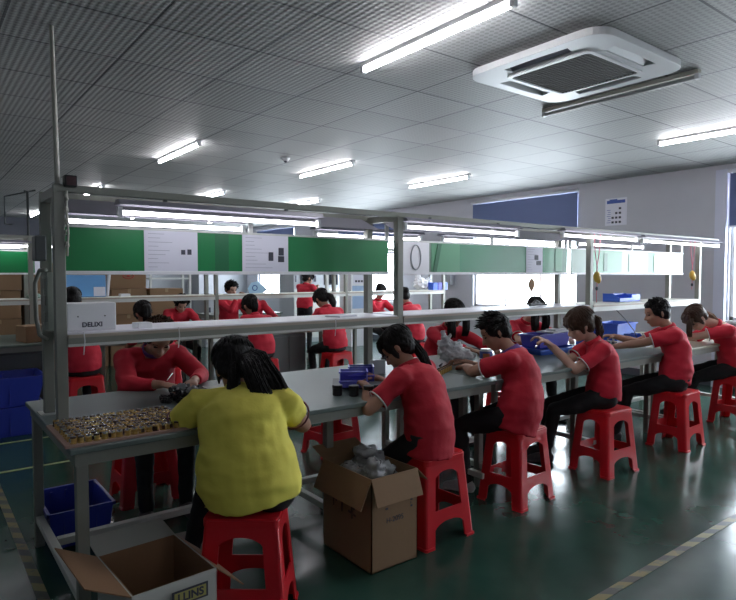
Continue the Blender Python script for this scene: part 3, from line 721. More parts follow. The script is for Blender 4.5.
# ------------------------------------------------------------------ stools
def stool(label, loc, rz, m=None):
    m = m or M['red_p']; t = thing('plastic_stool', label, 'stool', loc, rz)
    H = .46; wt, dt, wb, db = .145, .125, .185, .165     # half sizes, top and foot
    def hw(z, a, b): k = 1-z/H; return a+(b-a)*k
    th = .008
    sb = MB()
    def rr(w, d, r, n=5):
        p = []
        for cx, cy, a0 in ((w-r, d-r, 0), (-w+r, d-r, 90), (-w+r, -d+r, 180), (w-r, -d+r, 270)):
            for i in range(n+1): a = R(a0+90*i/n); p.append((cx+r*math.cos(a), cy+r*math.sin(a)))
        return p
    hole = [(.018*math.cos(a), .018*math.sin(a)) for a in [-2*math.pi*i/12 for i in range(12)]]
    sb.plate(rr(wt+.004, dt+.004, .03), [hole], lambda x, y, z: (x, y, H-.016+z), .016)
    sb.plate(rr(wt+.009, dt+.009, .032), [rr(wt-.006, dt-.006, .03)[::-1]], lambda x, y, z: (x, y, H-.035+z), .027)
    sb.build('seat', m, t, bev=.003)
    # every side: apron with an arched lower edge, a mid band with a notched lower edge
    def side(axis, s):
        def fn(u, z, d):
            k = 1-z/H; off = (hw(z, dt, db) if axis == 0 else hw(z, wt, wb))-d
            return (u, s*off, z) if axis == 0 else (s*off, u, z)
        lw = .064
        def e(z): return (hw(z, wt, wb) if axis == 0 else hw(z, dt, db))-lw
        z0 = H-.085; arc = [(e(H-.12)*math.cos(R(a)), H-.125+(.05)*math.sin(R(a))) for a in range(0, 181, 15)]
        MB().plate([(-e(H-.02)-.005, H-.02), (e(H-.02)+.005, H-.02)]+[(e(H-.12)+.004, H-.12)]+arc+[(-e(H-.12)-.004, H-.12)], [], fn, th).build('apron', m, t)
        zb = .185; zc = .115
        arc2 = [(e(zc-.02)*math.cos(R(a)), zc-.035+.045*math.sin(R(a))) for a in range(0, 181, 15)]
        MB().plate([(-e(zb)-.004, zb), (e(zb)+.004, zb), (e(zc-.035)+.004, zc-.035)]+arc2+[(-e(zc-.035)-.004, zc-.035)], [], fn, th).build('stretcher', m, t)
    for a in (0, 1):
        for s in (-1, 1): side(a, s)
    for sx in (-1, 1):
        for sy in (-1, 1):
            b = MB(); lw = .068; n = 5; vs = []
            zs = [0, .012, .014, .15, H-.018]
            for z in zs:
                ex = hw(z, wt, wb)+(.006 if z < .013 else 0); ey = hw(z, dt, db)+(.006 if z < .013 else 0)
                pr = [(ex-lw, ey), (ex-.014, ey), (ex-.004, ey-.004), (ex, ey-.014), (ex, ey-lw), (ex-th, ey-lw), (ex-th-.003, ey-th-.003), (ex-lw, ey-th)]
                vs += [(sx*p[0], sy*p[1], z) for p in pr]
            fs = []; k = 8
            for j in range(len(zs)-1):
                for i in range(k): fs.append((j*k+i, j*k+(i+1) % k, (j+1)*k+(i+1) % k, (j+1)*k+i))
            fs += [tuple(range(k)), tuple(range((len(zs)-1)*k, len(zs)*k))]
            b.add(vs, fs).build('leg', m, t)
    return t
ST = stool('red plastic stool under the woman in yellow', (1.09, 2.235, 0), R(-38))
for lb, x, y, a in [
    ('red plastic stool beside the open brown carton, under the ponytailed worker', 2.235, 2.355, 2),
    ('red plastic stool under the short-haired worker with spiky hair in the middle', 3.03, 2.39, 4),
    ('red plastic stool under the worker holding small parts up in both hands', 3.99, 2.36, -3),
    ('red plastic stool under the short-haired worker near the right end', 5.05, 2.34, 2),
    ('red plastic stool at the right edge of the photo, under the bent long-haired worker', 6.28, 2.37, 0),
    ('red plastic stool behind the table under the worker with tweezers', 1.17, 3.86, 0),
    ('empty red plastic stool across the table, right of the woman in yellow', 2.66, 3.93, 4),
    ('red plastic stool behind the table under the worker with loose dark hair', 3.80, 3.96, 0),
    ('red plastic stool behind the table under the worker beside the blue bins', 4.88, 3.96, 0),
    ]: dup(ST, (x, y, 0), R(a), lb)
for lb, x in (('red plastic stool at the second bench behind the first post', 1.30), ('red plastic stool at the second bench left of the dark cabinet', 3.18), ('red plastic stool at the second bench, left of the second post', 4.22), ('red plastic stool at the second bench, right of the second post', 5.62), ('red plastic stool at the second bench under the worker behind the left shelf', 2.05)):
    dup(ST, (x, 6.12 if x < 5 else 6.2, 0), 0, lb)

# ------------------------------------------------------------------ people
def ik(a, b, l1, l2, hint):
    a = V3(a); b = V3(b); d = b-a; L = min(d.length, (l1+l2)*.998); dr = d.normalized(); b2 = a+dr*L
    x = (l1*l1-l2*l2+L*L)/(2*L); h = math.sqrt(max(l1*l1-x*x, 0)); hv = V3(hint); hv = (hv-dr*hv.dot(dr)).normalized()
    return a+dr*x+hv*h, b2
def bez(a, c, b, t): return a*(1-t)**2+c*(2*t*(1-t))+b*t*t

def person(label, seat, face_deg, neck, head, look, hl, hr, fl, fr, hair='ponytail', spiky=1., sleeve='short', shirt='red', trousers='black_c', skin='skin', s=.93, b=1., tail=None, hairm='hair', piping='piping', shoe='shoe_d', hbig=1., swf=1., slf=.72, tips=None, vox=.0075, elb=None, standing=False, collar=None, apb=None, hemz=None):
    seat = V3(seat); root = thing('person', label, 'person', (seat.x, seat.y, 0))
    O = V3((seat.x, seat.y, 0)); wv = lambda p: V3(p)-O
    fa = R(face_deg); F = V3((math.cos(fa), math.sin(fa), 0)); S = V3((math.sin(fa), -math.cos(fa), 0))   # S = the person's right
    U = V3((0, 0, 1)); apb = apb or b
    neck = wv(neck); head = wv(head); look = V3(look).normalized(); hl = wv(hl); hr = wv(hr); fl = wv(fl); fr = wv(fr)
    pel = V3((0, 0, seat.z+(.095*s if not standing else 0)))
    ctrl = (pel+neck)/2 - F*(.075 if not standing else .01)*s + U*.05*s
    P = lambda t: bez(pel, ctrl, neck, t)
    up_t = (neck-ctrl).normalized()
    # --- body, one continuous mesh
    B = MB()
    tt = [-.12, 0, .15, .4, .62, .80, .92, 1.0]
    ra = [(.10, .08), (.155, .105), (.155, .10), (.125, .085), (.14, .095), (.16, .085), (.125, .062), (.055, .05)]
    B.tube([P(t) for t in tt], [(x*s*b**e_, y*s*apb**e_) for (x, y), e_ in zip(ra[:-1], (1, 1, 1, .9, .6, .35, .2))]+[(.055*s, .05*s)], 20, ref=S)
    hd = (head-neck); 
    B.limb([neck-hd.normalized()*.05*s, neck, neck+hd*.5], [.056*s*b**.5, .050*s, .047*s])
    f = (look).normalized(); hu = hd.normalized()*.4+U*.6
    hu = (hu-f*hu.dot(f)).normalized(); r = f.cross(hu); HR = Matrix((r, f, hu)).transposed()
    hs = s*1.06
    h = lambda x, y, z: head+HR @ (V3((x, y, z))*hs)
    k = lambda *q: tuple(v*hs for v in q)
    B.ell(h(0, -.012, .028), k(.074, .092, .082), HR, 24, 16).ell(h(0, .022, -.035), k(.058, .066, .070), HR, 20, 14).ell(h(0, .052, -.082), k(.026, .024, .020), HR)
    B.ell(h(0, .060, .035), k(.052, .03, .04), HR).ell(h(-.036, .055, -.022), k(.022, .022, .022), HR).ell(h(.036, .055, -.022), k(.022, .022, .022), HR)
    B.limb([h(0, .083, .012), h(0, .098, -.012), h(0, .104, -.028)], [.007*s, .009*s, .012*s]); B.ell(h(-.011, .092, -.030), .009*s).ell(h(.011, .092, -.030), .009*s)
    B.ell(h(0, .082, -.052), k(.022, .012, .006), HR).ell(h(0, .080, -.063), k(.019, .012, .007), HR)
    B.ell(h(0, .078, .018), k(.048, .014, .007), HR)
    for q in (-1, 1): B.ell(h(q*.075, -.008, -.008), k(.009, .018, .031), HR @ Matrix.Rotation(q*.3, 3, 'Z'))
    # arms
    shc = P(.87); sw = .158*s*(b**.75)*swf
    arms = []
    for sd, hand, nm in ((-1, hl, 'l'), (1, hr, 'r')):
        sh = shc+S*sd*sw+U*.0
        hint = S*sd*.55-U*.9-F*.1
        if elb and elb.get(nm): hint = V3(elb[nm])
        el, wr = ik(sh, hand, .275*s, .235*s, hint)
        g = b**.6
        B.limb([shc+S*sd*sw*.55, sh, sh.lerp(el, .5), el], [.055*s*g, .050*s*g, .043*s*g, .036*s*g])
        B.limb([el, el.lerp(wr, .35), wr], [.036*s*g, .037*s*g, .023*s])
        fd = (wr-el).normalized(); fd = (fd+F*.3-U*.15).normalized()
        inn = (-S*sd); inn = (inn-fd*inn.dot(fd)).normalized(); pn = fd.cross(inn)*(1 if sd < 0 else -1)
        if pn.z > 0: pn = -pn
        pc = wr+fd*.045*s
        B.tube([wr, wr+fd*.03*s, wr+fd*.065*s, wr+fd*.085*s], [(.022*s, .017*s), (.032*s, .016*s), (.038*s, .015*s), (.034*s, .011*s)], 12, ref=inn)
        for q, (off, ln) in enumerate(((.030, .066), (.011, .075), (-.009, .070), (-.028, .054))):
            p0 = wr+fd*.074*s+inn*off*s; c1 = .25+.12*q
            p1 = p0+(fd*math.cos(c1)+pn*math.sin(c1))*ln*.45*s; p2 = p1+(fd*math.cos(c1+.7)+pn*math.sin(c1+.7))*ln*.32*s; p3 = p2+(fd*math.cos(c1+1.2)+pn*math.sin(c1+1.2))*ln*.26*s
            B.limb([p0, p1, p2, p3], [.0098*s, .0092*s, .0085*s, .0075*s], 8)
        q0 = wr+fd*.022*s+inn*.024*s; q1 = q0+(fd*.6+inn*.7+pn*.25).normalized()*.036*s; q2 = q1+(fd*.85+inn*.15+pn*.5).normalized()*.032*s
        B.limb([q0, q1, q2], [.013*s, .0105*s, .0085*s], 8)
        arms.append((sh, el, wr, sd, g))
    # legs
    legs = []
    for sd, ft in ((-1, fl), (1, fr)):
        hp = pel+S*sd*.085*s*b**.7-U*.015*s
        kn, ak = ik(hp, ft+U*.075*s, .40*s, .40*s, (F*1+U*1.1+S*sd*.15) if not standing else F)
        B.limb([hp, hp.lerp(kn, .5), kn, kn.lerp(ak, .4), ak], [.07*s*b, .06*s*b**.7, .045*s, .042*s, .028*s])
        B.limb([ak-U*.03*s, ak-U*.045*s+F*.09*s], [.028*s, .022*s])
        legs.append((hp, kn, ak, sd))
    B.blob('body', M[skin], root, vox, 3)
    # --- clothes
    T = MB(); g = b**.8
    T.tube([P(-.14), P(0), P(.16), P(.3)], [(.12*s*b, .10*s*apb), (.168*s*b, .122*s*apb), (.165*s*b, .115*s*apb), (.12*s*b, .09*s*apb)], 20, ref=S)
    for hp, kn, ak, sd in legs:
        T.limb([hp, hp.lerp(kn, .4), hp.lerp(kn, .8), kn, kn.lerp(ak, .3), kn.lerp(ak, .75), ak+U*.01], [.088*s*g, .080*s*g, .064*s*g**.7, .060*s, .056*s, .048*s, .046*s], 16)
    T.blob('trousers', M[trousers], root, max(vox*1.2, .009), 3, wrinkle=.006, wscale=11, seed=seat.x*7)
    T = MB(); hem = -.06 if hemz is None else hemz
    T.tube([P(hem), P(.05), P(.2), P(.4), P(.6), P(.78), P(.90), P(.985)],
           [(.168*s*b, .132*s*apb), (.176*s*b, .136*s*apb), (.174*s*b, .13*s*apb), (.158*s*b, .118*s*apb), (.162*s*b**.75, .12*s*apb**.8), (.172*s*b**.5, .108*s*apb**.6), (.138*s*b**.4, .080*s*apb**.5), (.066*s*b**.4, .062*s*b**.4)], 26, ref=S)
    trims = []
    for sh, el, wr, sd, g2 in arms:
        T.limb([shc+S*sd*sw*.5, sh-U*.004], [.066*s*g2, .064*s*g2])
        if sleeve == 'short':
            e1 = sh.lerp(el, slf); ax = (el-sh).normalized()
            T.tube([sh-ax*.02, sh.lerp(el, slf*.5), e1], [.064*s*g2, .062*s*g2, .063*s*g2], 18); trims.append((e1, ax, .064*s*g2))
        else:
            T.limb([sh, sh.lerp(el, .5), el], [.064*s*g2, .058*s*g2, .052*s*g2])
            lim = .78 if sleeve == 'long' else .35; e1 = el.lerp(wr, lim); ax = (wr-el).normalized()
            T.limb([el, el.lerp(wr, lim*.5)], [.052*s*g2, .047*s*g2]); T.tube([el, el.lerp(wr, lim*.5), e1], [.052*s*g2, .047*s*g2, .039*s*g2], 16); trims.append((e1, ax, .040*s*g2))
    T.blob('shirt', M[shirt], root, max(vox*1.1, .009), 3, wrinkle=.011*(s if b < 1.2 else 1.1), wscale=6.5, seed=seat.x*3)
    if piping:
        for c, ax, rad in trims:
            ref = ax.cross(V3((.3, .5, .8))).normalized(); w2 = ax.cross(ref)
            pts = [c+ref*math.cos(a)*rad*1.0+w2*math.sin(a)*rad*1.0 for a in [2*math.pi*i/18 for i in range(19)]]
            MB().tube(pts, .0045*s, 6).build('sleeve_trim', M[piping], root, smooth=True)
    nd = hd.normalized(); cref = S; cw_ = nd.cross(cref)
    pts = []
    base = neck+nd*.012
    lc = MB(); n = 20
    for i in range(n+1):
        a = 2*math.pi*i/n
        pts.append(base+S*math.cos(a)*.062*s*b**.4+cw_*math.sin(a)*.060*s*b**.4+nd*(.012*math.sin(a)))
    lc.tube(pts, [(.020*s, .006*s)]*(n+1), 8, ref=nd)
    lc.build('collar', M[collar or shirt], root, smooth=True)
    # shoes
    for hp, kn, ak, sd in legs:
        gz = max(ak.z-.075*s, 0); q = V3((ak.x, ak.y, gz))
        MB().limb([q+U*.035*s-F*.03*s, q+U*.04*s+F*.06*s, q+U*.028*s+F*.14*s], [(.036*s), (.038*s), (.027*s)]).tube([q+U*.006-F*.055*s, q+U*.006+F*.04*s, q+U*.006+F*.16*s], [(.034*s, .006), (.042*s, .006), (.034*s, .006)], 12, ref=S).limb([q+U*.05*s-F*.012*s, q+U*.085*s-F*.01*s], [.034*s, .032*s]).blob('shoe', M[shoe], root, .009, 2)
    # eyes and mouth
    for q in (-1, 1):
        MB().ell(h(q*.029, .076, .002), k(.013, .008, .005), HR, 10, 8).build('eye', M['eye'], root, smooth=True)
        MB().limb([h(q*.014, .086, .020), h(q*.030, .084, .026), h(q*.046, .074, .021)], [.0028*s]*3, 6).build('eyebrow', M[hairm], root, smooth=True)
    MB().ell(h(0, .0885, -.0575), k(.017, .006, .005), HR, 12, 8).build('mouth', M['lip'], root, smooth=True)
    # --- hair
    Hh = MB(); big = (1.0 if hair == 'short' else 1.05)*hbig
    Hh.ell(h(0, -.022, .042), k(.083*big, .096*big, .082*big), HR, 24, 16).ell(h(0, -.050, -.005), k(.074*big, .056, .070*big), HR, 20, 12)
    Hh.ell(h(0, .046, .078), k(.056, .040, .036), HR)
    for q in (-1, 1): Hh.ell(h(q*.060, .012, .030), k(.024, .045, .050), HR); Hh.ell(h(q*.072, -.005 if hair == 'short' else .018, -.005), k(.011, .022, .038 if hair == 'short' else .055), HR)
    rnd = random.Random(int(seat.x*100)+5)
    def strand(pts, r0, n=5): Hh.tube(pts, [r0*(1-.75*i/(len(pts)-1)) for i in range(len(pts))], n)
    top = MB()
    if hair == 'short':
        for i in range(260):
            a = rnd.uniform(0, 2*math.pi); z = rnd.uniform(-.15, 1); rr_ = math.sqrt(1-z*z)
            d = V3((rr_*math.cos(a), rr_*math.sin(a), z))
            if d.y > .6 and z < .45: continue
            p0 = V3((d.x*.078, -.022+d.y*.090, .042+d.z*.078)); gdir = V3((d.x*.45, d.y*.3+.55, d.z*.5-.15+rnd.uniform(-.1, .25))).normalized()
            ln = spiky*rnd.uniform(.8, 1.3)
            top.tube([h(*p0), h(*(p0+d*.006+gdir*.018*ln)), h(*(p0+d*.008*spiky+gdir*.036*ln))], [.0075*s, .006*s, .0012*s], 5)
    else:
        for i in range(120):
            a = rnd.uniform(0, 2*math.pi); t0 = rnd.uniform(.1, .5); pp = []
            for j in range(5):
                th_ = t0+j*.28; d = V3((math.sin(th_)*math.cos(a), math.sin(th_)*math.sin(a), math.cos(th_)))
                if d.y > .5 and d.z < .5: break
                pp.append(h(d.x*.087*big, -.022+d.y*.100*big, .044+d.z*.085*big))
            if len(pp) > 2: top.tube(pp, [.0035*s]+[.0055*s]*(len(pp)-2)+[.002*s], 5)
    if hair == 'fringe' or hair in ('ponytail', 'long', 'bun'):
        for i in range(16):
            x = -.055+.11*i/15; Hh.tube([h(x*.7, .02, .118), h(x, .068, .095), h(x*1.12, .090, .052), h(x*1.2, .090-abs(x)*.35, .022-abs(x)*.5)], [.010*s, .011*s, .009*s, .004*s], 6)
    if hair == 'bun': Hh.ell(h(0, -.115, .045), k(.042, .036, .04), HR)
    Hh.blob('hair', M[hairm], root, .0065 if vox < .009 else .009, 1, wrinkle=.004, wscale=28)
    top.build('hair_strands', M[hairm], root, smooth=True)
    if hair == 'ponytail':
        tail = tail or [(.0, -.10, .04), (0, -.05, -.02), (0, -.06, -.10), (0, -.05, -.18)]
    def wp(path):
        st_ = h(*path[0][:3]); return [st_]+[st_+S*p[0]+F*p[1]+U*p[2] for p in path[1:]]
    if hair == 'ponytail':
        tl = MB(); st = rnd
        for k_, path in enumerate(tail if isinstance(tail[0], list) else [tail]):
            P0 = wp(path)
            wmax = .036 if len(path[0]) < 4 else path[0][3]
            m_ = len(P0)
            tl.tube(P0, [(wmax*.6*s, wmax*.5*s)]+[(wmax*s, wmax*.62*s)]*(m_-2)+[(wmax*.25*s, wmax*.2*s)], 12)
            for i in range(150):
                a = st.uniform(0, 6.28); q = st.uniform(.5, 1.15); e = st.uniform(.9, 1.35)
                pp = []
                for j, p in enumerate(P0):
                    w = wmax*s*(0.5 if j == 0 else (.95 if j < m_-1 else .75))*q
                    nxt = P0[min(j+1, m_-1)]-P0[max(j-1, 0)]; nn = nxt.normalized(); u_ = nn.cross(r).normalized() if abs(nn.dot(r)) < .9 else f; v_ = nn.cross(u_)
                    pp.append(p+u_*math.cos(a)*w*.65+v_*math.sin(a)*w)
                pp[-1] = pp[-1]+(P0[-1]-P0[-2])*(e-1)
                for j in range(1, m_): pp[j] = pp[j]+V3((st.uniform(-1, 1), st.uniform(-1, 1), st.uniform(-1, 1)))*wmax*.16
                tl.tube(pp, [.003*s, .0034*s, .003*s]+[.003*s]*(len(pp)-4)+[.0008*s] if len(pp) >= 4 else .003*s, 5)
        tl.build('ponytail', M[hairm], root, smooth=True)
        MB().tube([h(.0, -.094, .042), h(0, -.112, .036)], .026*s, 12).build('hair_tie', M['ink'], root, smooth=True)
    if hair == 'long':
        paths = tail or [[(-.065, .03, .05), (-.01, .02, -.07), (-.01, .02, -.14), (0, .01, -.2)], [(.065, .03, .05), (.01, .02, -.07), (.01, .02, -.14), (0, .01, -.2)], [(0, -.08, .05), (0, -.02, -.07), (0, -.02, -.14), (0, -.01, -.2)]]
        for pi_, path in enumerate(paths):
            tl = MB()
            wmax = path[0][3] if len(path[0]) > 3 else .034
            for i in range(64):
                ox, oy = rnd.uniform(-1, 1), rnd.uniform(-1, 1); pp = [p+S*ox*wmax*.8+F*oy*wmax*.8+U*rnd.uniform(-.006, .006) for p in wp(path)]
                tl.tube(pp, [.007*s]*(len(pp)-1)+[.0015*s], 5)
            tl.build('loose_hair', M[tips if tips and pi_ == 0 else hairm], root, smooth=True)
    return root

HL = lambda yaw, down: (math.cos(R(yaw))*math.cos(R(down)), math.sin(R(yaw))*math.cos(R(down)), -math.sin(R(down)))
# 1 woman in yellow
person('heavy-set woman in yellow shirt, loose dark hair, seated with back to the camera', (1.10, 2.225, .46), 52,
    (1.14, 2.385, .905), (1.155, 2.485, .995), HL(66, 40), (1.05, 2.66, .80), (1.32, 2.54, .80), (1.02, 2.72, .0), (1.42, 2.66, .0),
    hair='ponytail', shirt='yellow', piping='dark_trim', b=1.27, apb=1.5, s=.95, elb={'l': (-.85, .1, -.8), 'r': (.95, -.5, -.7)}, shoe='shoe_g', hemz=-.12, hbig=1.08, swf=1.0, slf=.52,
    tail=[[(.03, -.04, .08, .044), (.10, -.08, -.04), (.17, -.14, -.12), (.22, -.14, -.20)], [(.03, -.06, .06, .042), (.07, -.12, -.06), (.12, -.18, -.14), (.16, -.17, -.21)], [(.0, -.08, .03, .024), (.015, -.07, -.06), (.02, -.11, -.13), (.03, -.12, -.20)]])
# 2 ponytail
person('worker in red with a long dark ponytail, seated beside the open brown carton', (2.225, 2.34, .46), 112,
    (2.215, 2.49, .905), (2.195, 2.565, 1.0), HL(130, 42), (1.99, 2.60, .80), (2.22, 2.80, .80), (2.0, 2.85, 0), (2.25, 2.95, 0),
    s=.92, b=1.10, tail=[(.01, -.085, .03, .036), (.015, -.040, -.05), (.03, -.085, -.115), (.045, -.12, -.185)], elb={'l': (-.8, -.2, -.6)}, hemz=-.22)
# 3 spiky short
person('worker in red with spiky short black hair and purple collar, seated mid-row', (3.045, 2.38, .46), 118,
    (3.10, 2.49, .92), (3.06, 2.59, 1.035), HL(138, 28), (2.99, 2.80, .795), (3.12, 2.92, .80), (2.86, 2.66, 0), (3.18, 2.74, 0),
    hair='short', spiky=1.15, s=.95, b=1.12, shoe='shoe_g', collar='purple', elb={'l': (-.9, .15, -.35)}, hemz=-.24)
# 4
person('worker in red with brown ponytail, holding small parts up in both hands', (4.0, 2.38, .46), 138,
    (4.00, 2.46, .925), (3.93, 2.53, 1.04), HL(145, 26), (3.68, 2.58, .90), (3.76, 2.70, .92), (3.80, 2.72, 0), (3.95, 2.86, 0),
    s=.93, hairm='hair_b', skin='skin2', shirt='red2', hbig=1.1, tail=[(0, -.10, .05, .036), (0, -.06, -.04), (0, -.08, -.13), (0, -.06, -.22)], elb={'l': (-.1, -.5, -1), 'r': (-.1, -.3, -1)})
# 5
person('worker in red with short dark hair, reaching over the table near its right end', (5.06, 2.36, .46), 128,
    (5.12, 2.45, .965), (5.075, 2.53, 1.085), HL(138, 12), (4.74, 2.76, .80), (4.90, 2.82, .88), (4.80, 2.74, 0), (5.0, 2.86, 0),
    hair='short', spiky=.7, s=.96, b=1.0, shirt='red2', skin='skin', elb={'l': (-.5, -.5, -.8)})
# 6
person('worker in red with light brown hair, bent low at the right edge', (6.27, 2.38, .46), 140,
    (6.12, 2.47, .94), (5.96, 2.59, 1.00), HL(150, 50), (5.80, 2.74, .81), (5.98, 2.86, .81), (6.0, 2.74, 0), (6.15, 2.86, 0),
    hair='long', s=.95, hairm='hair_b', shirt='red2', skin='skin2', tips='hair_l',
    tail=[[(0.0, -.05, .085, .055), (.02, -.07, -.02), (.04, -.15, -.055), (.05, -.22, -.115)], [(-.055, .06, .07, .022), (-.01, .02, -.06), (-.01, .02, -.12), (0, .01, -.17)]])
# far side of the near row
person('worker in long red sleeves with tweezers, facing the camera behind the brass parts', (1.19, 3.86, .46), 270,
    (1.19, 3.74, .95), (1.19, 3.62, 1.035), HL(262, 38), (1.30, 3.36, .80), (1.12, 3.36, .80), (1.28, 3.45, 0), (1.05, 3.45, 0),
    hair='short', sleeve='long', shirt='red', s=.97, piping=None, collar='purple', b=1.1, elb={'l': (.9, .1, -.5), 'r': (-.9, .1, -.5)}, hairm='hair_b')
person('worker in red with long loose dark hair, facing the camera behind the plastic bag', (3.80, 3.92, .46), 268,
    (3.80, 3.76, .95), (3.76, 3.66, 1.07), HL(262, 45), (3.92, 3.36, .80), (3.66, 3.36, .80), (3.9, 3.5, 0), (3.68, 3.5, 0),
    hair='long', sleeve='long', shirt='red2', s=.96, piping=None, vox=.009, elb={'l': (.9, .1, -.5), 'r': (-.9, .1, -.5)})
person('worker in red behind the long blue bin, face hidden by the shelf', (4.90, 3.92, .46), 262,
    (4.90, 3.76, .95), (4.90, 3.66, 1.06), HL(262, 45), (5.06, 3.40, .80), (4.72, 3.42, .80), (5.0, 3.5, 0), (4.8, 3.5, 0),
    hair='long', shirt='red2', s=.96, vox=.009, elb={'l': (.9, .1, -.5), 'r': (-.9, .1, -.5)}, skin='skin2')
# second bench, near side (backs to us)
Y2 = 6.12
def back_worker(label, x, hair, lean, yaw=90, shirt='red2', hm='hair', dy=0., hx=0., zoff=0., tail=None):
    person(label, (x, Y2+dy, .46), yaw, (x+hx*.6, Y2+dy+.14*lean, .95+zoff), (x+hx, Y2+dy+.24*lean, 1.06+zoff), HL(yaw, 38), (x-.14, 6.52, .80), (x+.14, 6.52, .80), (x-.1, 6.46, 0), (x+.1, 6.46, 0), hair=hair, shirt=shirt, hairm=hm, s=.95, vox=.010, sleeve='short', piping=None, tail=tail)
back_worker('worker in red seen from behind, dark hair showing above the white carton', 1.30, 'bun', .8, zoff=.10, hx=-.05)
back_worker('worker in red with dark hair bent low behind the left shelf, before the stacked cartons', 2.05, 'ponytail', 1.2, hx=-.10, zoff=-.05)
back_worker('worker in red with dark hair behind the woman in yellow, at the second bench', 3.18, 'ponytail', 1., zoff=-.01, hx=-.02)
back_worker('worker in red with a dark ponytail behind the shelf, below the standing worker', 4.20, 'ponytail', 1., zoff=.05, hx=-.05, tail=[(0.01, -.10, .02, .042), (.06, -.04, -.05), (.09, -.05, -.13), (.09, -.04, -.20)])
back_worker('worker in red with a dark bun, right of the second post, seen from behind', 5.60, 'bun', .9, dy=.08, zoff=.04, hx=-.02)
# second bench, far side (facing us)
def front_worker(label, x, head, look, hair, y=7.95, sleeve='long', zn=.95, hm='hair', hands=None, skin='skin2'):
    hands = hands or ((x+.14, y-.5, .80), (x-.14, y-.5, .80))
    person(label, (x, y, .46), 270, (head[0], y-.10, zn), head, look, hands[0], hands[1], (x+.1, y-.35, 0), (x-.1, y-.35, 0), hair=hair, sleeve=sleeve, shirt='red2', hairm=hm, s=.95, vox=.010, piping=None, skin=skin)
front_worker('worker in red facing the camera before the cartons, left of the low-bent worker', 2.88, (2.86, 7.78, 1.03), HL(265, 35), 'short')
front_worker('worker in red raising a hand to the mouth beyond the second bench', 3.84, (3.82, 8.32, 1.20), HL(280, 15), 'short', y=8.45, zn=1.07, hands=((4.02, 8.1, .86), (3.84, 8.14, 1.09)))
front_worker('worker in red with dark hair, right of the one raising a hand', 3.92, (3.89, 7.66, 1.16), HL(262, 50), 'fringe', y=7.82, zn=1.05)
front_worker('worker in red facing the camera before the bright window, left of the second post', 6.28, (6.26, 7.78, 1.13), HL(255, 30), 'fringe', zn=1.0)
# standing
person('worker in red standing in the background with hair in a bun, beside the grey machines', (5.52, 9.0, .86), 20,
    (5.55, 9.0, 1.24), (5.60, 9.02, 1.35), HL(0, 20), (5.74, 9.12, 1.12), (5.76, 8.95, 1.18), (5.45, 9.08, 0), (5.55, 8.90, 0),
    hair='bun', s=.92, shirt='red2', standing=True, vox=.010, piping=None, sleeve='half')

# ------------------------------------------------------------------ near table items
TZ = .76
tray = tag(MB().box((0, 0, .006), (.52, .40, .012)).build('foam_tray', M['foam'], bev=.002), 'pinkish foam tray edge-to-edge with brass parts at the left table end', 'tray')
tray.location = (.712, 2.66, TZ); tray.rotation_euler = (0, 0, R(0))
random.seed(11)
protos = []
for kk in range(3):
    cm = MB()
    cm.tube([(0, 0, 0), (0, 0, .006), (0, 0, .0075), (0, 0, .020)], [.0135, .0135, .0115, .0125], 12, mi=(0, 1, 0)[kk])
    cm.tube([(0, 0, .020), (0, 0, .026)], [.0115, .0115], 12, mi=(2, 0, 1)[kk]); cm.tube([(0, 0, .0255), (0, 0, .0275)], [.006, .005], 8, mi=(1, 1, 2)[kk])
    cm.span((-.006, -.0145, .004), (.006, -.0115, .020), mi=(1, 0, 2)[kk])
    protos.append(cm)
nx, ny = 17, 9; made = [None]*3
for j in range(ny):
    for i in range(nx):
        x = .712-.243+.0150+i*(.488/nx); y = 2.66-.19+.015+j*(.375/ny); kk = random.choice((0, 0, 1, 2, 0))
        if made[kk] is None:
            made[kk] = protos[kk].build('brass_component', [M['gold'], M['dark_g'], M['glint']])
            tag(made[kk], 'small brass and dark coil component standing in rows on the foam tray', 'component', 'brass components in rows on the foam tray'); o = made[kk]
        else: o = made[kk].copy(); COL.objects.link(o)
        o.location = (x+random.uniform(-.002, .002), y+random.uniform(-.002, .002), TZ+.012); o.rotation_euler = (0, 0, random.uniform(0, 6.3))
ck = MB().tube([(0, 0, 0), (0, 0, .018)], [.013, .013], 10).tube([(0, 0, .018), (0, 0, .026)], [.007, .007], 8).span((-.016, -.004, .004), (.016, .004, .010))
ck2 = None
for k in range(60):
    a = random.uniform(0, 6.28); rr_ = math.sqrt(random.random()); x = 1.135+.115*rr_*math.cos(a); y = 3.07+.12*rr_*math.sin(a); lay = 0 if rr_ > .6 else random.choice((0, 1, 2))
    mm = [M['black_p'], M['glint'], M['ink']][0 if k % 5 else 1]
    if ck2 is None:
        ck2 = ck.build('plastic_component', M['black_p']); tag(ck2, 'small black plastic cap in the heap behind the foam tray', 'cap', 'heap of small black caps on the near table'); o = ck2
    else: o = ck2.copy(); COL.objects.link(o)
    o.location = (x, y, TZ+.002+lay*.022); o.rotation_euler = (random.uniform(-1, 1) if lay else 0, random.uniform(-1, 1) if lay else 0, random.uniform(0, 6))
fg = MB()
for k in range(8): fg.ell((1.135+random.uniform(-.06, .06), 3.05+random.uniform(-.07, .07), TZ+.07+random.uniform(-.01, .01)), (.03, .025, .008), Matrix.Rotation(random.uniform(-.6, .6), 3, 'X'))
tag(fg.blob('clear_wrapper', M['film'], None, .008, 1, wrinkle=.012, wscale=50), 'shiny clear plastic wrapper lying over the heap of black caps', 'wrapper')
tw = MB().limb([(1.16, 3.31, .865), (1.10, 3.22, .845)], [.0025, .0018], 6).limb([(1.165, 3.315, .865), (1.10, 3.22, .845)], [.0025, .0018], 6)
tag(tw.build('tweezers', M['steel_l']), 'thin pale tweezers held by the worker facing the camera', 'tweezers')
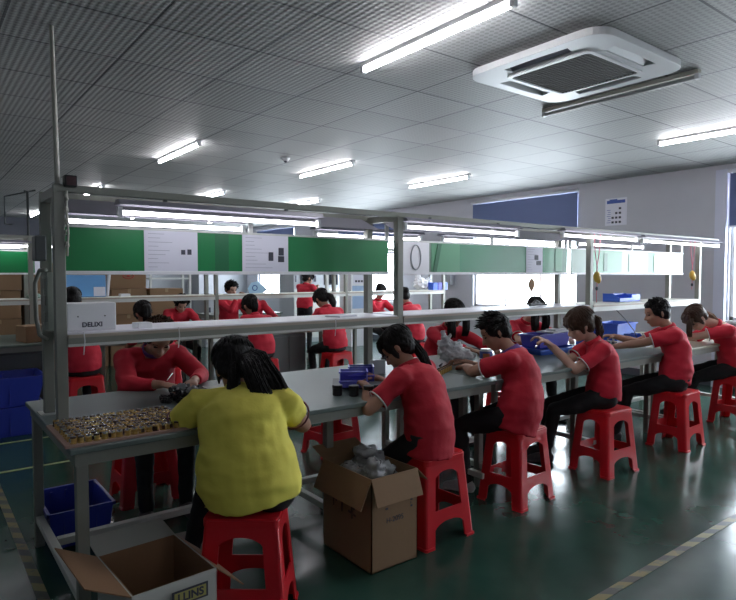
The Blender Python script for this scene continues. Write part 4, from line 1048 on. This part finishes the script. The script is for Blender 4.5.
bb = open_bin('violet-blue parts bin on the near table beside the second post', (2.035, 2.78, TZ+.022), (.16, .20, .075), M['violet'], R(-35))
bb2 = open_bin('violet-blue parts bin right behind the first one, by the second post', (2.18, 2.90, TZ+.022), (.15, .18, .075), M['violet'], R(-35))
for k, (x, y) in enumerate(((1.845, 2.67), (1.905, 2.60), (1.965, 2.545))):
    j = thing('black_jar', ('leftmost of the small black jars before the violet bin', 'middle one of the small black jars before the violet bin', 'rightmost of the small black jars before the violet bin')[k], 'jar', (x, y, TZ))
    MB().tube([(0, 0, 0), (0, 0, .005), (0, 0, .04), (0, 0, .044)], [.024, .027, .027, .024], 16).build('jar_body', M['black_p'], j, smooth=False)
    MB().tube([(0, 0, .043), (0, 0, .056), (0, 0, .058)], [.029, .029, .026], 16).build('lid', M['black_p'], j)
fb = thing('bin_stand', 'low dark stand under the violet bins by the second post', 'stand', (2.11, 2.84, TZ))
MB().box((0, 0, .0105), (.30, .24, .021), Matrix.Rotation(R(-35), 3, 'Z')).build('stand_body', M['steel_d'], fb)
wc = thing('white_tray', 'white upright card at the left of the ponytailed worker', 'card', (2.47, 3.10, TZ))
MB().box((0, 0, .045), (.10, .012, .09), Matrix.Rotation(R(-30), 3, 'Z')).build('card_sheet', M['white'], wc)
tag(MB().box((1.45, 3.28, TZ+.003), (.22, .10, .006), Matrix.Rotation(R(3), 3, 'Z')).build('steel_ruler', M['steel'], bev=.001), 'flat grey strip lying on the table right of the woman in yellow', 'strip')
# plastic bag with handles
pbg = MB().ell((3.20, 3.10, TZ+.065), (.125, .08, .065)).ell((3.12, 3.12, TZ+.12), (.070, .05, .10)).ell((3.20, 3.10, TZ+.10), (.08, .06, .07)).ell((3.28, 3.06, TZ+.055), (.065, .065, .055))
pbg.limb([(3.11, 3.12, TZ+.12), (3.09, 3.12, TZ+.19), (3.11, 3.12, TZ+.245)], [.045, .02, .012]).limb([(3.14, 3.11, TZ+.12), (3.16, 3.11, TZ+.19), (3.165, 3.11, TZ+.225)], [.04, .016, .010])
tag(pbg.blob('plastic_bag', M['bag'], None, .009, 1, wrinkle=.018, wscale=24), 'white thin plastic carrier bag standing on the table, handles up', 'bag')
cu = thing('striped_jar', 'plastic jar with a blue and orange label beside the white plastic bag', 'jar', (3.42, 2.99, TZ))
MB().tube([(0, 0, 0), (0, 0, .02)], .045, 20).tube([(0, 0, .085), (0, 0, .10), (0, 0, .105)], [.045, .040, .038], 20).build('jar_body', M['white'], cu, smooth=False)
MB().tube([(0, 0, .018), (0, 0, .087)], .0465, 20).build('jar_label', mat('label_blue', (.10, .14, .45), .5), cu)
MB().box((-.033, -.033, .05), (.05, .006, .045), Matrix.Rotation(R(-45), 3, 'Z')).build('label_print', mat('label_orange', (.55, .20, .08), .5), cu)
cs = MB().tube([(0, 0, 0), (0, 0, .03)], [.012, .010], 8, mi=0).ell((0, 0, .032), (.009, .009, .006), nu=8, nv=6, mi=1)
c0 = None
for k in range(16):
    x = 2.72+.034*(k // 2); y = 2.78+.018*(k // 2)+.03*(k % 2)
    if c0 is None: c0 = cs.build('brass_terminal', [M['gold'], M['dark_g']]); tag(c0, 'small yellow brass terminal in the double row before the plastic bag', 'terminal', 'double row of brass terminals on the middle table'); o = c0
    else: o = c0.copy(); COL.objects.link(o)
    o.location = (x, y, TZ)
# blue bins middle table
bin_thing('parts_bin', 'long blue bin on the middle table before the worker with hidden face', 'bin', (4.33, 3.12, TZ+.05), (.46, .20, .11), M['violet'], R(2), slots=False)
bin_thing('parts_bin', 'bright blue shallow tray under the long bin, its left end showing', 'bin', (4.30, 3.08, TZ), (.50, .28, .05), M['blue_l'], R(-4), slots=False)
tag(MB().box((4.44, 3.12, TZ+.167), (.30, .16, .012), Matrix.Rotation(R(8), 3, 'Z')).box((4.48, 3.12, TZ+.177), (.16, .10, .02)).build('parts_tray', M['paper'], bev=.002), 'white parts tray on top of the long blue bin', 'tray')
open_bin('bright blue parts bin just right of the ponytailed worker with raised hands', (5.06, 3.16, TZ), (.15, .18, .12), M['blue_l'], R(-10))
bin_thing('storage_bin', 'large bright blue bin tipped up at the back of the far table', 'bin', (5.75, 3.30, TZ), (.42, .26, .17), M['blue_l'], R(4), slots=False)
open_bin('small bright blue bin in front of the large tipped bin', (5.62, 3.02, TZ), (.14, .14, .08), M['blue_l'], R(0))
fx = thing('assembly_fixture', 'small dark metal fixture before the short-haired worker near the right end', 'fixture', (5.05, 2.93, TZ))
MB().box((0, 0, .012), (.24, .12, .024)).box((-.06, 0, .04), (.04, .06, .04)).box((.05, .01, .035), (.05, .05, .03)).build('fixture_base', M['steel_d'], fx, bev=.003)
MB().tube([(.05, .01, .05), (.05, .01, .085)], .01, 10).tube([(-.06, 0, .06), (-.06, 0, .085)], .008, 8).build('fixture_pin', M['steel_l'], fx)
tag(MB().tube([(4.93, 2.83, 1.12), (5.15, 2.86, 1.02), (5.35, 2.88, .90), (5.48, 2.9, TZ+.01)], .004, 6).build('black_cable', M['ink'], smooth=True), 'thin black cable sloping down from the right shelf to the table', 'cable')
tag(MB().box((5.36, 2.80, TZ+.004), (.20, .12, .008), Matrix.Rotation(R(10), 3, 'Z')).build('work_sheet', M['paper']), 'white sheet lying before the short-haired worker near the right end', 'paper')
# things worked on in the hands
for k, (p, lb) in enumerate((((3.72, 2.76, .875), 'tiny pale part held up by the worker with raised hands'), ((2.94, 2.98, .785), 'small dark part under the hands of the spiky-haired worker'))):
    tag(MB().limb([V3(p)-V3((.02, .01, 0)), V3(p)+V3((.02, .01, .01))], [.007, .005], 8).build('small_part', M['glint'] if k == 0 else M['ink'], smooth=True), lb, 'component')
tag(MB().tube([(1.13, 2.60, .66), (1.13, 2.60, .58), (1.125, 2.60, .54)], [.010, .014, .012], 10).tube([(1.13, 2.60, .74), (1.13, 2.60, .66)], .004, 6).build('screwdriver', M['red_p'], smooth=True), 'red-handled screwdriver hanging under the near table edge', 'screwdriver')

# ------------------------------------------------------------------ second bench
table(-1.2, 2.85, 6.42, 7.58, 'grey work table of the second bench at left, with a brown carton on it', legx=(-1.1, 1.6, 2.8), mtop=mat('green_grey_mat', (.15, .19, .16), .5), low=False)
table(2.86, 6.95, 6.42, 7.58, 'grey work table of the second bench at right, behind the second post', legx=(2.95, 4.9, 6.9), low=False)
PX2 = [-1.0, .98, 2.95, 4.88, 6.80]
bench_frame(6.85, 7.15, PX2, .76, 'pale steel frame of the second bench seen through the first', 1.78)
M['steel_b'] = M['steel_l']
for i, lb in enumerate(('second-bench shelf at the left edge, beyond the first post', 'second-bench shelf above the low-bent worker', 'second-bench shelf before the bright far window', 'second-bench shelf with a white bag and blue boxes')):
    shelf(PX2[i]+.023, PX2[i+1]-.023, 6.85, 7.15, lb, zt=1.175, m=M['shelf2'], mf=M['steel_l'])
tag(MB().span((4.56, 6.86, .76), (4.60, 6.90, 1.72)).build('bench_post', M['steel_l']), 'thin extra pale post of the second bench behind the ponytailed worker', 'post')
board(-.95, 1.12, 6.95, 'green display board of the second bench at the left edge', [(-.95, 1.03, 'green'), (1.03, 1.12, 'paper')], zt=1.655)
board(2.9, 4.9, 6.95, 'green display board of the second bench hidden behind the first one', [(2.9, 4.9, 'green')], zt=1.655)
for x0, y, lb in ((.15, 6.86, 'lit lamp on the front rail of the second bench at the left edge'), (-.2, 7.2, 'lit lamp on the rear rail of the second bench at the left edge'), (3.1, 6.86, 'lit lamp of the second bench behind the middle of the left board'), (5.2, 6.86, 'lit lamp of the second bench behind the second post')):
    bench_lamp(x0, x0+1.15, y, 1.70, lb)
# items on the second bench
pn = thing('wrapped_panel', 'blue film-wrapped panel with a white edge standing on the second shelf', 'panel', (1.52, 7.02, 1.175))
MB().box((0, 0, .12), (.42, .05, .24), Matrix.Rotation(R(-4), 3, 'X')).build('panel_body', M['sky_bl'], pn, bev=.01)
MB().box((.235, 0, .13), (.03, .06, .26), Matrix.Rotation(R(6), 3, 'Y')).build('panel_edge', M['white'], pn, bev=.006)
MB().box((.14, -.03, .06), (.12, .006, .10)).build('panel_sticker', M['paper'], pn)
tag(MB().box((1.92, 6.98, 1.19), (.10, .1, .03)).build('paper_pack', M['white']), 'small white pack on the second shelf right of the blue panel', 'pack')
dk = MB().tube([(0, 0, 0), (0, 0, .02), (0, 0, .05)], [.05, .07, .05], 10); o = dk.build('small_dish', mat('green_dish', (.15, .22, .17), .5), smooth=True); o.location = (1.02, 6.98, 1.175); tag(o, 'small green dish on the second-bench shelf at the left edge', 'dish')
carton('small brown carton on the second-bench table at the left edge', (1.02, 6.7, .76), (.34, .26, .16), R(12))
wbk = MB().ell((6.45, 7.0, 1.175+.10), (.13, .10, .10)).limb([(6.40, 7.0, 1.33), (6.36, 7.0, 1.42)], [.07, .03]).limb([(6.6, 7.0, 1.3), (6.66, 7.0, 1.41)], [.05, .02])
tag(wbk.blob('plastic_bag', M['bag'], None, .014, 1, wrinkle=.03, wscale=14), 'white plastic bag on the second-bench shelf right of the second post', 'bag')
for k in range(3):
    tag(MB().box((6.62+.01*k+.10*k, 6.9, 1.175+.06), (.10, .12, .12)).build('blue_box', [M['blue_l'], M['violet'], M['blue_l']][k], bev=.006), ('blue box on the second-bench shelf, nearest the white bag', 'dark blue box on the second-bench shelf between two brighter ones', 'blue box on the second-bench shelf, farthest from the white bag')[k], 'box')
hf = thing('heart_sign', 'light blue pointed card with a round mark standing at the second bench', 'sign', (3.75, 7.35, 1.21))
MB().plate([(-.13, .02), (-.08, .10), (.02, .12), (.17, .0), (.05, -.05), (-.10, -.06)], [], lambda u, v, d: (u, d, v), .012).build('sign_card', mat('pale_blue', (.40, .60, .78), .5), hf)
MB().tube([(-.03+.035*math.cos(a), -.004, .03+.035*math.sin(a)) for a in [2*math.pi*i/16 for i in range(17)]], .006, 6).build('round_mark', M['ink_b'], hf)
MB().span((-.01, .0, -.45), (.01, .012, -.04)).build('sign_stick', M['steel_l'], hf)
cab = thing('storage_cabinet', 'dark grey steel cabinet under the second bench behind the woman in yellow', 'cabinet', (3.72, 6.75, 0))
MB().span((-.25, -.3, 0), (.25, .3, .68)).build('cabinet_body', M['steel_d'], cab, bev=.004)
MB().span((-.23, -.31, .03), (-.005, -.3, .65)).build('door', mat('dark_door', (.09, .10, .10), .45), cab); MB().span((.005, -.31, .03), (.23, -.3, .65)).build('door', mat('dark_door', (.09, .10, .10), .45), cab)
cab2 = thing('storage_cabinet', 'long dark steel cabinet under the second bench above the blue crates', 'cabinet', (.2, 6.85, 0))
MB().span((-.9, -.3, .05), (.9, .3, .68)).build('cabinet_body', M['steel_d'], cab2, bev=.004)
for k in range(3): MB().span((-.88+k*.6, -.31, .08), (-.3+k*.6, -.3, .65)).build('door', mat('dark_door', (.09, .10, .10), .45), cab2); MB().span((-.36+k*.6, -.325, .35), (-.34+k*.6, -.31, .45)).build('handle', M['steel_l'], cab2)

# ------------------------------------------------------------------ background: cartons, machines
random.seed(5); first = None; n = 0
colname = ['leftmost', 'second', 'third', 'fourth', 'fifth', 'sixth', 'seventh', 'eighth']
for i in range(8):
    for j in range(4):
        x = -.75+i*.58; y = 9.9+random.uniform(-.04, .04); z = j*.40
        if i == 7 and j == 3: continue
        lb = 'brown carton in the back stack, %s column from the left, %s layer' % (colname[i], ['bottom', 'second', 'third', 'top'][j])
        if first is None: first = carton(lb, (x, y, z), (.54, .42, .395), 0, group='brown cartons stacked beyond the second bench')
        else: dup(first, (x, y, z), R(random.uniform(-2, 2)), lb)
lg = MB().tube([(2.73+.10*math.cos(a), 9.64, 1.40+.045*math.sin(a)) for a in [2*math.pi*i/20 for i in range(21)]], .01, 6)
lgc = thing('printed_mark', 'red oval mark on the top carton of the back stack', 'carton mark', (2.73, 9.64, 1.4))
bpy.data.objects.remove(lgc)
for ob in [o for o in COL.objects if o.get('label') == 'brown carton in the back stack, seventh column from the left, top layer']:
    MB().tube([(.08*math.cos(a), -.213, .20+.04*math.sin(a)) for a in [2*math.pi*i/20 for i in range(21)]], .009, 6).build('red_oval_print', M['logo_r'], ob)
    MB().ell((0, -.212, .2), (.03, .004, .018)).build('red_print', M['logo_r'], ob)
random.seed(9)
for k, (x, y, w, h, lb) in enumerate(((6.44, 10.9, .40, 1.62, 'grey machine cabinet with a dark window behind the standing worker'), (7.06, 10.9, .82, 1.62, 'grey machine cabinet with a tall dark door, right of the standing worker'), (4.9, 11.4, .7, 1.0, 'low grey machine before the bright far window'))):
    t = thing('machine_cabinet', lb, 'machine', (x, y, 0))
    MB().span((-w/2, -.3, 0), (w/2, .3, h)).build('cabinet_body', M['machine'], t, bev=.01)
    MB().span((-w*.1, -.308, h-.42), (w*.34, -.3, h-.12)).build('dark_window', M['glass_d'], t)
    MB().span((-w*.4, -.31, h-.35), (-w*.34, -.3, h-.22)).build('handle', M['ink'], t)
    MB().span((-w*.46, -.306, .1), (w*.46, -.3, h-.5)).build('lower_door', M['steel_l'], t)
wbd = thing('white_cabinet', 'white cabinet with blue and printed notices left of the second post', 'cabinet', (7.04, 9.65, 0))
MB().span((-.18, -.2, 0), (.18, .2, 1.62)).build('cabinet_body', M['white'], wbd, bev=.006)
MB().span((-.15, -.206, .75), (.15, -.2, 1.2)).build('blue_notice', mat('notice_blue', (.35, .48, .68), .6), wbd)
MB().span((-.13, -.208, 1.25), (.13, -.2, 1.50)).build('white_notice', M['paper'], wbd)
for u in (-.09, -.02, .05): MB().span((u, -.211, 1.27), (u+.05, -.208, 1.31)).build('notice_print', M['ink'], wbd)
for k, (x, y, w, h) in enumerate(((4.2, 12.2, .8, 1.5), (3.2, 12.4, .7, 1.45))):
    t = thing('storage_rack', ('pale open storage rack behind the cartons, nearer the far window', 'pale open storage rack behind the cartons, farther from the far window')[k], 'rack', (x, y, 0))
    for sx in (-1, 1):
        for sy in (-1, 1): MB().span((sx*w/2-.02, sy*.2-.02, 0), (sx*w/2+.02, sy*.2+.02, h)).build('rack_post', M['steel_l'], t)
    for q in range(4): MB().span((-w/2, -.22, .2+q*h/4), (w/2, .22, .23+q*h/4)).build('rack_shelf', M['steel_l'], t)
pl = struct('wall_back_column', MB().span((6.35, 15.9, 0), (6.75, YB, ZC)), M['wall_back'])
sr = thing('side_table', 'grey bench with small machines before the far window', 'table', (5.0, 9.4, 0))

bpy.data.objects.remove(sr)
table(3.9, 5.2, 9.2, 9.9, 'grey table between the cartons and the standing worker', low=False)
tag(MB().box((4.3, 9.5, .82), (.3, .25, .12)).build('instrument_box', M['machine'], bev=.008), 'small grey instrument on the table before the far window', 'instrument')
tag(MB().box((8.02, 7.95, 1.36), (.12, .22, .26)).build('wall_box', M['machine'], bev=.01), 'grey electrical box on the right wall between two windows', 'electrical box')

# ------------------------------------------------------------------ light, world, camera
W = bpy.data.worlds.new('world'); SC.world = W; W.use_nodes = True
bg = W.node_tree.nodes['Background']; bg.inputs[0].default_value = (.90, .95, 1.0, 1); bg.inputs[1].default_value = 9.5
for a, b in WINS:
    l = bpy.data.lights.new('window_daylight', 'AREA'); l.shape = 'RECTANGLE'; l.size = b-a; l.size_y = WZ1-WZ0; l.cycles.is_portal = True
    o = bpy.data.objects.new('window_daylight', l); COL.objects.link(o); o.location = (XR+.2, (a+b)/2, (WZ0+WZ1)/2); o.rotation_euler = (R(90), 0, R(90))

cam = bpy.data.cameras.new('camera'); cam.sensor_width = 36; cam.lens = 596.25/736*36
co = bpy.data.objects.new('camera', cam); COL.objects.link(co); SC.camera = co
yaw, pitch = 52.3991, 2.4379
co.location = (0, 0, 1.42); co.rotation_euler = (R(90-pitch), R(.0), R(yaw-90))
cam.clip_start = .05; cam.clip_end = 100
SC.view_settings.view_transform = 'Standard'; SC.view_settings.look = 'None'; SC.view_settings.gamma = 1
SC.view_settings.use_curve_mapping = False; SC.view_settings.exposure = 1.25
SC.cycles.use_denoising = True; SC.cycles.max_bounces = 8; SC.cycles.sample_clamp_indirect = 4
SC.cycles.transparent_max_bounces = 12

bpy.data.scenes.remove(TS)
